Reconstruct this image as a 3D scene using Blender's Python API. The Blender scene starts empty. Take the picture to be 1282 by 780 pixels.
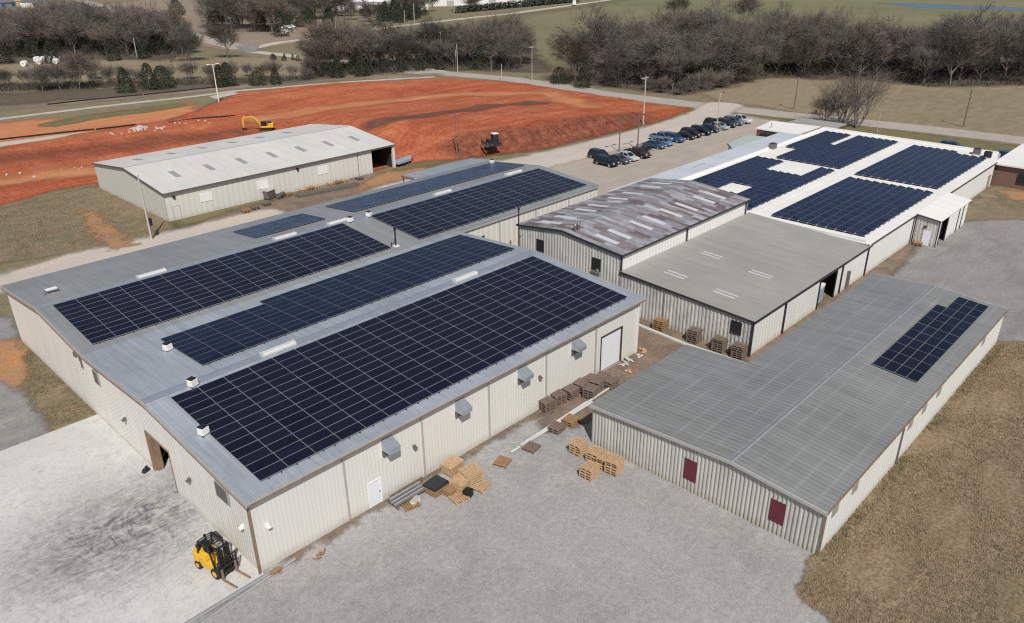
import bpy, bmesh, math, random
import numpy as np
from mathutils import Vector, Matrix

sc = bpy.context.scene
COL = sc.collection
R_ = math.radians
rng = random.Random(7)

# ------------------------------------------------------------------ camera (solved from the building corners, metres)
F_PX, CAM = 965.07, Vector((-15.7825, -37.90, 35.886))
YAW, PITCH, ROLL = 0.769399, 0.436753, -0.0099396
_F = Vector((math.cos(PITCH)*math.cos(YAW), math.cos(PITCH)*math.sin(YAW), -math.sin(PITCH)))
_R0 = Vector((math.sin(YAW), -math.cos(YAW), 0)); _U0 = _R0.cross(_F)
_R = math.cos(ROLL)*_R0 + math.sin(ROLL)*_U0; _U = -math.sin(ROLL)*_R0 + math.cos(ROLL)*_U0


def ray(u, v):
    return _F + _R*((u-641)/F_PX) - _U*((v-390)/F_PX)


def at(u, v, z=0.0):                      # point of the survey photo on the level z
    d = ray(u, v); return CAM + d*((z-CAM.z)/d.z)


def atx(u, v, x):
    d = ray(u, v); return CAM + d*((x-CAM.x)/d.x)


def aty(u, v, y):
    d = ray(u, v); return CAM + d*((y-CAM.y)/d.y)


cam_d = bpy.data.cameras.new("camera"); cam = bpy.data.objects.new("camera", cam_d); COL.objects.link(cam)
cam_d.sensor_width = 36; cam_d.lens = F_PX/1282*36; cam_d.clip_start = 0.5; cam_d.clip_end = 20000
M_ = Matrix((_R, _U, -_F)).transposed().to_4x4(); M_.translation = CAM
cam.matrix_world = M_; sc.camera = cam

# ------------------------------------------------------------------ light
SUN = Vector((-1.75, -2.5, 3.5)).normalized()
sd = bpy.data.lights.new("sun", 'SUN'); so = bpy.data.objects.new("sun", sd); COL.objects.link(so)
sd.energy = 4.8; sd.angle = R_(0.53); sd.color = (1.0, 0.955, 0.89)
so.rotation_euler = SUN.to_track_quat('Z', 'Y').to_euler(); so.location = (0, -40, 90)
w = bpy.data.worlds.new("World"); sc.world = w; w.use_nodes = True
nt = w.node_tree; bgn = nt.nodes["Background"]
sky = nt.nodes.new("ShaderNodeTexSky"); sky.sky_type = 'NISHITA'; sky.sun_disc = False
sky.sun_elevation = math.asin(SUN.z); sky.sun_rotation = math.atan2(SUN.x, SUN.y)
sky.air_density = 1.0; sky.dust_density = 1.2; sky.altitude = 300
nt.links.new(sky.outputs[0], bgn.inputs[0]); bgn.inputs[1].default_value = 0.075
vs = sc.view_settings; vs.view_transform = 'Standard'; vs.look = 'None'; vs.gamma = 1; vs.exposure = -0.22
sc.render.engine = 'CYCLES'; sc.cycles.use_denoising = False; sc.cycles.pixel_filter_type = 'BLACKMAN_HARRIS'; sc.cycles.filter_width = 1.15; sc.cycles.max_bounces = 6; sc.cycles.transparent_max_bounces = 16
try: vs.use_curve_mapping = False
except Exception: pass


# ------------------------------------------------------------------ materials
class NT:
    def __init__(s, name):
        s.m = bpy.data.materials.new(name); s.m.use_nodes = True; s.t = s.m.node_tree
        s.b = s.t.nodes["Principled BSDF"]; s.o = s.t.nodes["Material Output"]

    def n(s, typ, **kw):
        nd = s.t.nodes.new(typ)
        for k, v in kw.items(): setattr(nd, k, v)
        return nd

    def set(s, sock, v):
        if isinstance(v, bpy.types.NodeSocket): s.t.links.new(v, sock)
        elif isinstance(v, (tuple, list)) and sock.type == 'RGBA' and len(v) == 3: sock.default_value = (*v, 1)
        else: sock.default_value = v

    def pos(s): return s.n("ShaderNodeNewGeometry").outputs['Position']
    def obj(s): return s.n("ShaderNodeTexCoord").outputs['Object']

    def mapv(s, vec, scale=(1, 1, 1), rot=0.0, loc=(0, 0, 0)):
        nd = s.n("ShaderNodeMapping"); s.set(nd.inputs[0], vec); nd.inputs['Scale'].default_value = scale
        nd.inputs['Rotation'].default_value = (0, 0, rot); nd.inputs['Location'].default_value = loc
        return nd.outputs[0]

    def noise(s, vec, scale, detail=4, rough=0.55, dist=0.0):
        nd = s.n("ShaderNodeTexNoise"); s.set(nd.inputs['Vector'], vec); nd.inputs['Scale'].default_value = scale
        nd.inputs['Detail'].default_value = detail; nd.inputs['Roughness'].default_value = rough; nd.inputs['Distortion'].default_value = dist
        return nd.outputs['Fac']

    def rng(s, fac, a, b, c=0.0, d=1.0, smooth=False):
        nd = s.n("ShaderNodeMapRange"); s.set(nd.inputs[0], fac)
        if smooth: nd.interpolation_type = 'SMOOTHSTEP'
        for i, v in enumerate((a, b, c, d)): s.set(nd.inputs[i+1], v)
        return nd.outputs[0]

    def math(s, op, a, b=0.0):
        nd = s.n("ShaderNodeMath", operation=op); s.set(nd.inputs[0], a); s.set(nd.inputs[1], b); return nd.outputs[0]

    def mix(s, fac, a, b, mode='MIX'):
        nd = s.n("ShaderNodeMix", data_type='RGBA', blend_type=mode)
        s.set(nd.inputs[0], fac); s.set(nd.inputs[6], a); s.set(nd.inputs[7], b); return nd.outputs[2]

    def attr(s, name): return s.n("ShaderNodeAttribute", attribute_name=name).outputs['Fac']

    def bump(s, h, strength=0.3, dist=0.05):
        nd = s.n("ShaderNodeBump"); s.set(nd.inputs['Height'], h); nd.inputs['Strength'].default_value = strength
        nd.inputs['Distance'].default_value = dist; s.t.links.new(nd.outputs[0], s.b.inputs['Normal'])

    def fin(s, col, rough=0.8, metal=0.0, spec=None):
        s.set(s.b.inputs['Base Color'], col); s.set(s.b.inputs['Roughness'], rough); s.b.inputs['Metallic'].default_value = metal
        if spec is not None: s.b.inputs['Specular IOR Level'].default_value = spec
        return s.m

    def fade(s, width=1.5, amp=2.0, scale=0.35):       # ragged border of a ground sheet
        p = s.pos(); nz = s.noise(p, scale, 6, 0.65)
        e = s.math('ADD', s.attr('edge'), s.math('MULTIPLY', s.math('SUBTRACT', nz, 0.5), amp*2))
        a = s.rng(e, -width/2, width/2, 0, 1, True)
        tr = s.n("ShaderNodeBsdfTransparent"); mx = s.n("ShaderNodeMixShader")
        s.t.links.new(a, mx.inputs[0]); s.t.links.new(tr.outputs[0], mx.inputs[1]); s.t.links.new(s.b.outputs[0], mx.inputs[2])
        s.t.links.new(mx.outputs[0], s.o.inputs[0])


def simple(name, c, rough=0.6, metal=0.0, var=0.25, scale=2.0, bump=0.0, spec=None):
    t = NT(name); v = t.obj(); n1 = t.noise(v, scale, 5, 0.6); n2 = t.noise(v, scale*7, 3, 0.6)
    f = t.math('ADD', t.math('MULTIPLY', n1, .65), t.math('MULTIPLY', n2, .35))
    lo = tuple(x*(1-var) for x in c); hi = tuple(min(1, x*(1+var)) for x in c)
    col = t.mix(t.rng(f, .3, .7), lo, hi)
    if bump: t.bump(n2, bump, .02)
    return t.fin(col, rough, metal, spec)


def ground(name, c1, c2, c3, sp=0.35, fine=9.0, stretch=None, fade=None, rough=0.95, tracks=0.0, trackcol=(.3, .28, .26), big=0.05, bumps=.5):
    t = NT(name); p = t.pos()
    pv = t.mapv(p, stretch[0], stretch[1]) if stretch else p
    a = t.noise(pv, big, 5, .6, .6); b = t.noise(pv, .45, 6, .65, .4); f = t.noise(p, fine, 3, .7); g = t.noise(p, 2.3, 5, .7)
    col = t.mix(t.rng(a, .35, .65, 0, 1, True), c1, c2)
    col = t.mix(t.rng(b, .42, .72), col, c3)
    k = t.math('ADD', t.math('MULTIPLY', f, .6), t.math('MULTIPLY', g, .4))
    col = t.mix(1.0, col, t.mix(t.rng(k, .3, .7), (1-sp,)*3, (1+sp,)*3), 'MULTIPLY')
    if tracks:
        tv = t.noise(t.mapv(p, (.05, .9, 1), .35), 1.0, 6, .7, 1.2)
        tw = t.noise(t.mapv(p, (.8, .06, 1), -.2), 1.0, 5, .7, 1.5)
        tm = t.math('MAXIMUM', t.rng(tv, .56, .68), t.rng(tw, .6, .7))
        col = t.mix(t.math('MULTIPLY', tm, tracks), col, trackcol)
    t.bump(k, bumps, .06); t.fin(col, rough, 0, .2)
    if fade: t.fade(*fade)
    return t.m


def metal_sheet(name, c, rough=.45, metal=.25, lap=6.85, lapc=.8, rib=(0, .3), streak=.15, ribstr=.35, seam=None, lines=None, stain_mottle=None, ribshade=0.0):
    """painted or galvanised sheet: ribs along the slope, lap lines, weather streaks (all in the sheet itself)"""
    t = NT(name); p = t.pos(); sx = t.n("ShaderNodeSeparateXYZ"); t.set(sx.inputs[0], p)
    ax = sx.outputs[rib[0]]; ay = sx.outputs[1-rib[0]]
    big = t.noise(p, .12, 4, .6); sc_ = (2.2, .12, 1) if rib[0] == 0 else (.12, 2.2, 1)
    stv = t.noise(t.mapv(p, sc_), 1.0, 5, .65)
    f = t.math('ADD', t.math('MULTIPLY', big, .5), t.math('MULTIPLY', stv, .5))
    col = t.mix(t.rng(f, .35, .65), tuple(x*(1-streak) for x in c), tuple(min(1, x*(1+streak)) for x in c))
    r = t.math('PINGPONG', ax, rib[1]/2); r = t.math('DIVIDE', r, rib[1]/2)
    rb = t.rng(r, .0, .35, 1, 0)
    if ribshade: col = t.mix(1.0, col, t.mix(rb, (1+ribshade*.4,)*3, (1-ribshade,)*3), 'MULTIPLY')  # rib shading put into the colour as dark and light bands
    cell = t.n("ShaderNodeTexWhiteNoise", noise_dimensions='2D'); cv = t.n("ShaderNodeCombineXYZ")
    t.set(cv.inputs[0], t.math('FLOOR', t.math('DIVIDE', ax, .92))); t.set(cv.inputs[1], t.math('FLOOR', t.math('DIVIDE', ay, 6.1)))
    t.set(cell.inputs[0], cv.outputs[0])
    col = t.mix(1.0, col, t.mix(cell.outputs[0], (.965,)*3, (1.03,)*3), 'MULTIPLY')
    if lines:                                   # rows of fasteners showing as pale lines across the sheets
        q = t.math('PINGPONG', ay, lines[0]/2); ln = t.rng(q, .0, lines[1], 1, 0)
        ln = t.math('MULTIPLY', ln, t.rng(t.noise(p, .16, 5, .7), .38, .62, .05, 1))
        col = t.mix(t.math('MULTIPLY', ln, lines[3]), col, lines[2])
    if seam:
        q = t.math('PINGPONG', ay, seam[0]/2); ln = t.rng(q, 0, .05, 1, 0)
        col = t.mix(t.math('MULTIPLY', ln, seam[1]), col, tuple(x*.45 for x in c))
    if stain_mottle:
        sn = t.noise(p, .35, 7, .75, 1.5); col = t.mix(t.math('MULTIPLY', t.rng(sn, .58, .75), stain_mottle[1]), col, stain_mottle[0])
    t.bump(rb, ribstr, .04)
    return t.fin(col, rough, metal)


def wall_metal(name, c, streak=.12, dirt=(.33, .25, .17), dirty=.5, rough=.5, vs=1.0, rust=None):
    t = NT(name); p = t.pos(); sx = t.n("ShaderNodeSeparateXYZ"); t.set(sx.inputs[0], p)
    n1 = t.noise(t.mapv(p, (1.6*vs, 1.6*vs, .07)), 1.0, 5, .7); n2 = t.noise(p, .35, 4, .6)
    f = t.math('ADD', t.math('MULTIPLY', n1, .6), t.math('MULTIPLY', n2, .4))
    col = t.mix(t.rng(f, .33, .67), tuple(x*(1-streak) for x in c), tuple(min(1, x*(1+streak)) for x in c))
    if rust: col = t.mix(t.math('MULTIPLY', t.rng(t.noise(t.mapv(p, (1, 1, .35)), .7, 6, .75), .52, .7), rust[1]), col, rust[0])
    edge = t.math('ADD', sx.outputs[2], t.math('MULTIPLY', t.noise(p, 1.3, 5, .7), -.9))
    col = t.mix(t.math('MULTIPLY', t.rng(edge, -.5, .35, 1, 0, True), dirty), col, dirt)   # mud splashed on the wall foot
    return t.fin(col, rough, .0)


MT = {}
MT['cream'] = wall_metal('cream_sheet_metal', (.68, .66, .61), .03, dirty=.35)
MT['gable_cream'] = wall_metal('grey_cream_sheet_metal', (.68, .66, .61), .10, dirty=.4)
MT['white_wall'] = wall_metal('white_sheet_metal', (.74, .74, .70), .05, dirty=.45)
MT['corr_grey'] = wall_metal('grey_corrugated_metal', (.50, .495, .465), .28, vs=.6, rust=((.2, .17, .14), .55))
MT['corr_tan'] = wall_metal('pale_corrugated_metal', (.50, .49, .45), .22, vs=.8)
MT['w_wall'] = wall_metal('pale_grey_green_metal', (.63, .62, .565), .035, dirty=.3)
MT['galv_roof'] = metal_sheet('galvanised_roof', (.385, .42, .46), .45, .25, streak=.22, rib=(0, .61), lines=None, seam=(2.65, .22), stain_mottle=((.47, .51, .56), .75))  # lighter bluish mottling mixed over the sheet colour
MT['grey_roof'] = metal_sheet('grey_purple_roof', (.235, .238, .23), .55, .15, rib=(0, .46), ribstr=.25, streak=.2, ribshade=.22, lines=(1.52, .20, (.36, .365, .365), .45), stain_mottle=((.19, .175, .16), .5))
MT['galv_grey'] = metal_sheet('dull_galvanised_roof', (.275, .285, .285), .5, .15, rib=(0, .61), seam=(1.7, .3), streak=.16, lines=(1.7, .1, (.36, .38, .39), .5), stain_mottle=((.25, .23, .21), .4))
MT['pale_roof'] = metal_sheet('pale_roof', (.60, .59, .55), .6, 0, rib=(0, .61), streak=.07)
MT['flat_roof'] = metal_sheet('grey_green_flat_roof', (.305, .30, .272), .8, 0, rib=(0, 1.0), ribstr=.05, streak=.12, stain_mottle=((.33, .25, .18), .55))
MT['white_roof'] = metal_sheet('white_membrane', (.78, .765, .72), .65, 0, rib=(0, 3.0), ribstr=.05, streak=.05, stain_mottle=((.55, .5, .42), .3))
MT['blue_white_roof'] = metal_sheet('blue_white_roof', (.60, .64, .68), .5, .1, rib=(0, .61), ribstr=.2, streak=.1, seam=(2.0, .15))
MT['white'] = simple('white_paint', (.78, .78, .76), .5, var=.06)
MT['straw'] = simple('straw_blades', (.285, .215, .13), .9, var=.5, scale=.6)
MT['straw_green'] = simple('olive_blades', (.19, .155, .08), .9, var=.45, scale=.4)
MT['dull_white'] = simple('dull_white', (.58, .58, .57), .6, var=.12)
MT['white_door'] = simple('white_door_paint', (.75, .76, .80), .5, var=.05)
MT['trim_dark'] = simple('dark_trim', (.035, .035, .035), .5, var=.2)
MT['trim_rust'] = simple('brown_trim', (.25, .16, .11), .6, var=.3)
MT['trim_pale'] = simple('pale_trim', (.45, .44, .42), .45, .2, var=.12)
MT['galv'] = simple('galvanised_metal', (.42, .46, .50), .35, .5, var=.15)
MT['maroon'] = simple('maroon_paint', (.13, .022, .03), .55, var=.25)
MT['black'] = simple('black_paint', (.018, .018, .02), .5, var=.3)
MT['rubber'] = simple('rubber', (.02, .02, .02), .85, var=.3)
MT['interior'] = simple('interior_shade', (.03, .028, .026), .9, var=.3)  # near-black: the shade inside openings and crates is put into the colour
MT['yellow'] = simple('yellow_paint', (.72, .42, .03), .4, var=.18, scale=3)
MT['steel'] = simple('worn_steel', (.2, .18, .165), .5, .5, var=.3)
MT['wood'] = simple('pale_wood', (.47, .32, .185), .8, var=.5, scale=6)
MT['wood_old'] = simple('weathered_wood', (.18, .135, .105), .85, var=.5, scale=6)
MT['wood_brown'] = simple('brown_wood', (.30, .18, .09), .85, var=.35, scale=3)
MT['pole_wood'] = simple('pole_wood', (.17, .13, .10), .85, var=.3)
MT['pole_pale'] = simple('pale_pole', (.48, .45, .41), .6, var=.12)
MT['glass'] = simple('dark_glass', (.02, .025, .03), .08, var=.2)
MT['skylight'] = simple('fibreglass_skylight', (.56, .56, .56), .6, var=.12)
MT['skylight_grey'] = simple('aged_skylight', (.30, .31, .30), .6, var=.15)
MT['brick'] = simple('red_brick', (.19, .085, .06), .85, var=.35, scale=5)
MT['concrete'] = simple('concrete', (.5, .48, .44), .85, var=.15)
MT['wrap_blue'] = simple('blue_wrap', (.30, .36, .45), .4, var=.3, scale=4)
MT['tarp_black'] = simple('black_tarp', (.02, .02, .022), .45, var=.4, scale=5, bump=.5)
MT['bark'] = simple('grey_bark', (.19, .17, .152), .9, var=.3)
MT['twig'] = simple('bare_twigs', (.128, .111, .093), .9, var=.35, scale=.35)
MT['twig2'] = simple('brown_twigs', (.148, .121, .096), .9, var=.35, scale=.35)
MT['cedar'] = simple('cedar_needles', (.036, .044, .022), .8, var=.55, scale=.8)
MT['hedge'] = simple('dark_hedge', (.022, .03, .016), .85, var=.5, scale=.5)
MT['dirt_red'] = simple('red_dirt', (.30, .09, .045), .95, var=.3)

# panel cells
t = NT('solar_cells'); v = t.obj(); sx = t.n("ShaderNodeSeparateXYZ"); t.set(sx.inputs[0], v)
g = t.rng(t.math('PINGPONG', sx.outputs[0], .0825), 0, .006, 1, 0); h = t.rng(t.math('PINGPONG', sx.outputs[1], .0825), 0, .006, 1, 0)
rnd = t.n("ShaderNodeObjectInfo").outputs['Random']
pcol = t.mix(rnd, (.0065, .0075, .016), (.0105, .012, .024))
t.fin(t.mix(t.math('MULTIPLY', t.math('MAXIMUM', g, h), .35), pcol, (.05, .055, .075)), t.rng(t.noise(t.pos(), 1.3, 4, .6), .3, .7, .12, .30), 0, .32)
MT['cells'] = t.m
MT['roof_streak'] = simple('dull_streak', (.13, .13, .125), .7, var=.4)
MT['frame'] = simple('panel_frame', (.34, .35, .37), .45, .3, var=.08)
t = NT('blue_solar_cells'); v = t.obj()
rnd = t.n("ShaderNodeObjectInfo").outputs['Random']
t.fin(t.mix(rnd, (.009, .0135, .036), (.016, .022, .052)), .2, 0, .35); MT['cells_blue'] = t.m
MT['frame_dark'] = simple('dark_panel_frame', (.20, .21, .24), .45, .2, var=.08)
for nm_, a_, b_, r_ in (('cells_sky_mid', (.007, .010, .026), (.011, .0145, .034), .25), ('cells_sky_pale', (.017, .030, .072), (.023, .038, .088), .28)):  # extra blue in these cells paints the sky's reflection on their slopes
    t = NT('blue_solar_cells'); rnd = t.n('ShaderNodeObjectInfo').outputs['Random']; t.fin(t.mix(rnd, a_, b_), t.rng(t.noise(t.pos(), .8, 4, .6), .3, .7, r_-.08, r_+.1), 0, .14 if nm_ == 'cells_sky_mid' else .22); MT[nm_] = t.m

# patchwork roof
t = NT('patchwork_roof'); p = t.pos(); sx = t.n("ShaderNodeSeparateXYZ"); t.set(sx.inputs[0], p)
px_ = t.math('FLOOR', t.math('DIVIDE', sx.outputs[0], .66))
off = t.n("ShaderNodeTexWhiteNoise", noise_dimensions='1D'); t.set(off.inputs['W'], px_)
py_ = t.math('FLOOR', t.math('ADD', t.math('DIVIDE', sx.outputs[1], 2.3), t.math('MULTIPLY', off.outputs[0], 1.0)))
cv = t.n("ShaderNodeCombineXYZ"); t.set(cv.inputs[0], px_); t.set(cv.inputs[1], py_)
wn = t.n("ShaderNodeTexWhiteNoise", noise_dimensions='2D'); t.set(wn.inputs[0], cv.outputs[0])
cr = t.n("ShaderNodeValToRGB"); t.set(cr.inputs[0], wn.outputs[0]); e = cr.color_ramp; e.interpolation = 'CONSTANT'
for i, (q, c) in enumerate([(0, (.25, .245, .265)), (.16, (.27, .25, .25)), (.32, (.165, .13, .13)), (.44, (.33, .33, .35)), (.60, (.22, .18, .175)), (.72, (.36, .36, .38)), (.86, (.28, .27, .295)), (.94, (.43, .42, .42))]):
    el = e.elements[i] if i < 2 else e.elements.new(q); el.position = q; el.color = (*c, 1)
n1 = t.noise(t.mapv(p, (1.4, .22, 1)), 1.2, 6, .75); col = t.mix(1.0, cr.outputs[0], t.mix(t.rng(n1, .3, .7), (.6,)*3, (1.4,)*3), 'MULTIPLY')
col = t.mix(t.math('MULTIPLY', t.rng(t.noise(p, .25, 6, .7), .53, .66), .4), col, (.15, .095, .085))
t.bump(t.math('PINGPONG', sx.outputs[0], .165), .5, .05); MT['patch_roof'] = t.fin(col, .62, .15)

# concrete pad with tyre marks
t = NT('concrete_pad'); p = t.pos()
a = t.noise(p, .12, 5, .6); b = t.noise(p, 1.2, 6, .7); f = t.noise(p, 12, 2, .6)
col = t.mix(t.rng(a, .35, .65), (.52, .505, .475), (.61, .60, .575)); col = t.mix(t.rng(b, .5, .8), col, (.42, .40, .38))
col = t.mix(1.0, col, t.mix(f, (.9,)*3, (1.1,)*3), 'MULTIPLY')
dv = t.n("ShaderNodeVectorMath", operation='DISTANCE'); t.set(dv.inputs[0], t.mapv(p, (.75, 1, 1), .2)); dv.inputs[1].default_value = (-5.4, 9.6, 0)
m1 = t.rng(dv.outputs[1], .5, 9.5, 1, 0, True)
w1 = t.noise(t.mapv(p, (.28, 1.2, 1), .55), .8, 7, .7, 3.2); w2 = t.noise(t.mapv(p, (.8, .45, 1), .2), .8, 6, .7, 4.0)
mk = t.math('ADD', t.rng(w1, .32, .68), t.math('MULTIPLY', t.rng(w2, .42, .68), .7))
col = t.mix(t.math('MULTIPLY', t.math('MULTIPLY', mk, m1), .85), col, (.125, .125, .13))
w3 = t.noise(t.mapv(p, (.5, .5, 1)), 1.0, 3, .6, 4.5); ring = t.rng(t.math('ABSOLUTE', t.math('SUBTRACT', w3, .5)), 0, .02, 1, 0)
m2 = t.rng(dv.outputs[1], 3, 18, .7, 0.12); col = t.mix(t.math('MULTIPLY', ring, m2), col, (.2, .2, .2))
col = t.mix(t.math('MULTIPLY', t.rng(t.noise(p, .5, 6, .8, .8), .63, .72), .3), col, (.45, .33, .24))
sx = t.n("ShaderNodeSeparateXYZ"); t.set(sx.inputs[0], p)
jt = t.math('MAXIMUM', t.rng(t.math('PINGPONG', t.math('ADD', sx.outputs[0], 1.1), 3.4), 0, .04, 1, 0), t.rng(t.math('PINGPONG', sx.outputs[1], 3.4), 0, .04, 1, 0))
col = t.mix(t.math('MULTIPLY', jt, .25), col, (.25, .24, .22))
t.bump(b, .15, .02); MT['pad'] = t.fin(col, .8)

# the ground kinds
MT['g_base'] = ground('dry_pasture', (.205, .17, .105), (.175, .158, .088), (.26, .215, .145), .3, 3.0, big=.012)
MT['g_green'] = ground('green_pasture', (.20, .182, .105), (.145, .152, .072), (.235, .205, .13), .28, 2.0, ((1, .35, 1), .6), (30, 18, .02), big=.011)
MT['g_field'] = ground('tan_pasture', (.255, .205, .135), (.215, .18, .11), (.30, .245, .165), .3, 3.0, ((.4, 1, 1), -.2), (4, 4, .1), big=.02)
MT['g_lawn'] = ground('winter_lawn', (.235, .172, .108), (.18, .14, .08), (.27, .205, .135), .65, 4.5, ((.35, 1.6, 1), -.1), (.5, .7, .9), big=.06, bumps=.9)
MT['g_patch'] = ground('patchy_grass', (.20, .165, .105), (.145, .13, .08), (.28, .20, .125), .45, 5.0, None, (1.6, 2.2, .25), big=.07)
MT['g_weeds'] = ground('green_weeds', (.13, .135, .055), (.16, .145, .07), (.22, .165, .09), .4, 5.0, None, (2, 2.2, .25), big=.08)
MT['g_gravel'] = ground('grey_gravel', (.345, .334, .320), (.285, .278, .27), (.37, .356, .34), .42, 10.0, None, (1.0, 1.0, .5), tracks=.3, trackcol=(.40, .38, .355), big=.06, bumps=.8)
MT['g_gravel2'] = ground('dark_gravel', (.255, .245, .235), (.215, .207, .20), (.30, .287, .27), .35, 8.0, ((.5, 1.3, 1), .3), (1.2, 1.0, .4), tracks=.3, trackcol=(.33, .315, .295), big=.08)
MT['g_dirt'] = ground('brown_dirt', (.20, .145, .105), (.155, .12, .095), (.27, .20, .15), .4, 6.0, None, (1.2, 1.4, .6), big=.15)
MT['g_orange'] = ground('orange_dirt', (.42, .205, .095), (.36, .20, .11), (.30, .20, .12), .35, 5.0, None, (1.6, 2.6, .55), big=.12)
MT['g_lot'] = ground('tan_lot', (.40, .345, .29), (.355, .31, .265), (.44, .375, .31), .22, 5.0, ((.3, 1, 1), .1), (3, 2.5, .2), tracks=.3, trackcol=(.30, .255, .215), big=.05)
MT['g_road'] = ground('pale_dirt_road', (.52, .46, .40), (.47, .42, .37), (.55, .47, .39), .18, 5.0, ((.25, 1, 1), .05), (2, 1.4, .3), big=.05)
MT['g_county'] = ground('worn_road', (.40, .35, .305), (.365, .325, .285), (.44, .38, .325), .15, 4.0, None, (1, .8, .3), big=.05)
MT['g_asphalt'] = ground('old_asphalt', (.24, .235, .23), (.21, .21, .205), (.28, .27, .26), .15, 4.0, None, (1, .6, .3), big=.05)
MT['g_curb'] = ground('fresh_concrete', (.50, .45, .38), (.45, .41, .35), (.52, .44, .36), .2, 3.0, None, (1, 1.2, .2), big=.05)
MT['g_dark'] = ground('dark_soil', (.12, .075, .062), (.15, .08, .06), (.20, .085, .05), .35, 3.0, None, (5, 4, .12), big=.08)
MT['g_pale'] = ground('light_orange_soil', (.50, .20, .085), (.46, .165, .07), (.52, .25, .13), .25, 3.0, ((.3, 1, 1), .9), (6, 6, .07), big=.06)
MT['g_litter'] = ground('leaf_litter', (.115, .092, .07), (.09, .08, .055), (.15, .12, .085), .4, 2.0, None, (8, 8, .06), big=.05)
MT['g_bare'] = ground('grey_brown_soil', (.275, .215, .165), (.235, .195, .14), (.32, .25, .19), .25, 2.0, None, (10, 10, .04), big=.03)
t = NT('red_earth'); p = t.pos()
a = t.noise(p, .035, 6, .62, .8); b = t.noise(t.mapv(p, (.22, 1, 1), .85), .16, 7, .68, .7); c_ = t.noise(p, 1.6, 6, .7); d_ = t.noise(t.mapv(p, (1, .2, 1), .5), .3, 6, .7, 1.5)
col = t.mix(t.rng(a, .36, .64, 0, 1, True), (.385, .092, .043), (.46, .128, .06)); col = t.mix(t.rng(b, .44, .68), col, (.52, .185, .09))
col = t.mix(t.math('MULTIPLY', t.rng(d_, .52, .72), .5), col, (.24, .062, .034))
sl = t.attr('bank'); ru = t.noise(t.mapv(p, (1.0, .12, 1), -.1), .7, 5, .7, .3)
col = t.mix(t.math('MULTIPLY', sl, .9), col, t.mix(t.rng(ru, .4, .6), (.125, .042, .028), (.24, .085, .05)))
tr1 = t.noise(t.mapv(p, (.06, 1.4, 1), .75), 1.0, 6, .75, .6); tr2 = t.noise(t.mapv(p, (.9, .07, 1), .25), 1.0, 6, .75, 1.0)
col = t.mix(1.0, col, t.mix(t.rng(tr1, .36, .64), (.86,)*3, (1.14,)*3), 'MULTIPLY'); col = t.mix(1.0, col, t.mix(t.rng(tr2, .36, .64), (.9,)*3, (1.09,)*3), 'MULTIPLY')
col = t.mix(1.0, col, t.mix(t.rng(c_, .3, .7), (.66,)*3, (1.34,)*3), 'MULTIPLY')
t.bump(c_, .8, .4); t.fin(col, .95, 0, .15); t.fade(2.5, 2.5, .15); MT['g_red'] = t.m
t = NT('pond_water'); t.fin((.05, .11, .22), .25, 0); t.fade(6, 8, .03); MT['water'] = t.m


# ------------------------------------------------------------------ object helpers
def tag(o, label=None, cat=None, group=None, kind=None):
    if label: o['label'] = label
    if cat: o['category'] = cat
    if group: o['group'] = group
    if kind: o['kind'] = kind
    return o


def empty(name, loc=(0, 0, 0), rz=0.0, label=None, cat=None, group=None):
    o = bpy.data.objects.new(name, None); COL.objects.link(o); o.location = loc; o.rotation_euler = (0, 0, rz)
    o.empty_display_size = .3
    return tag(o, label, cat, group)


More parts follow.
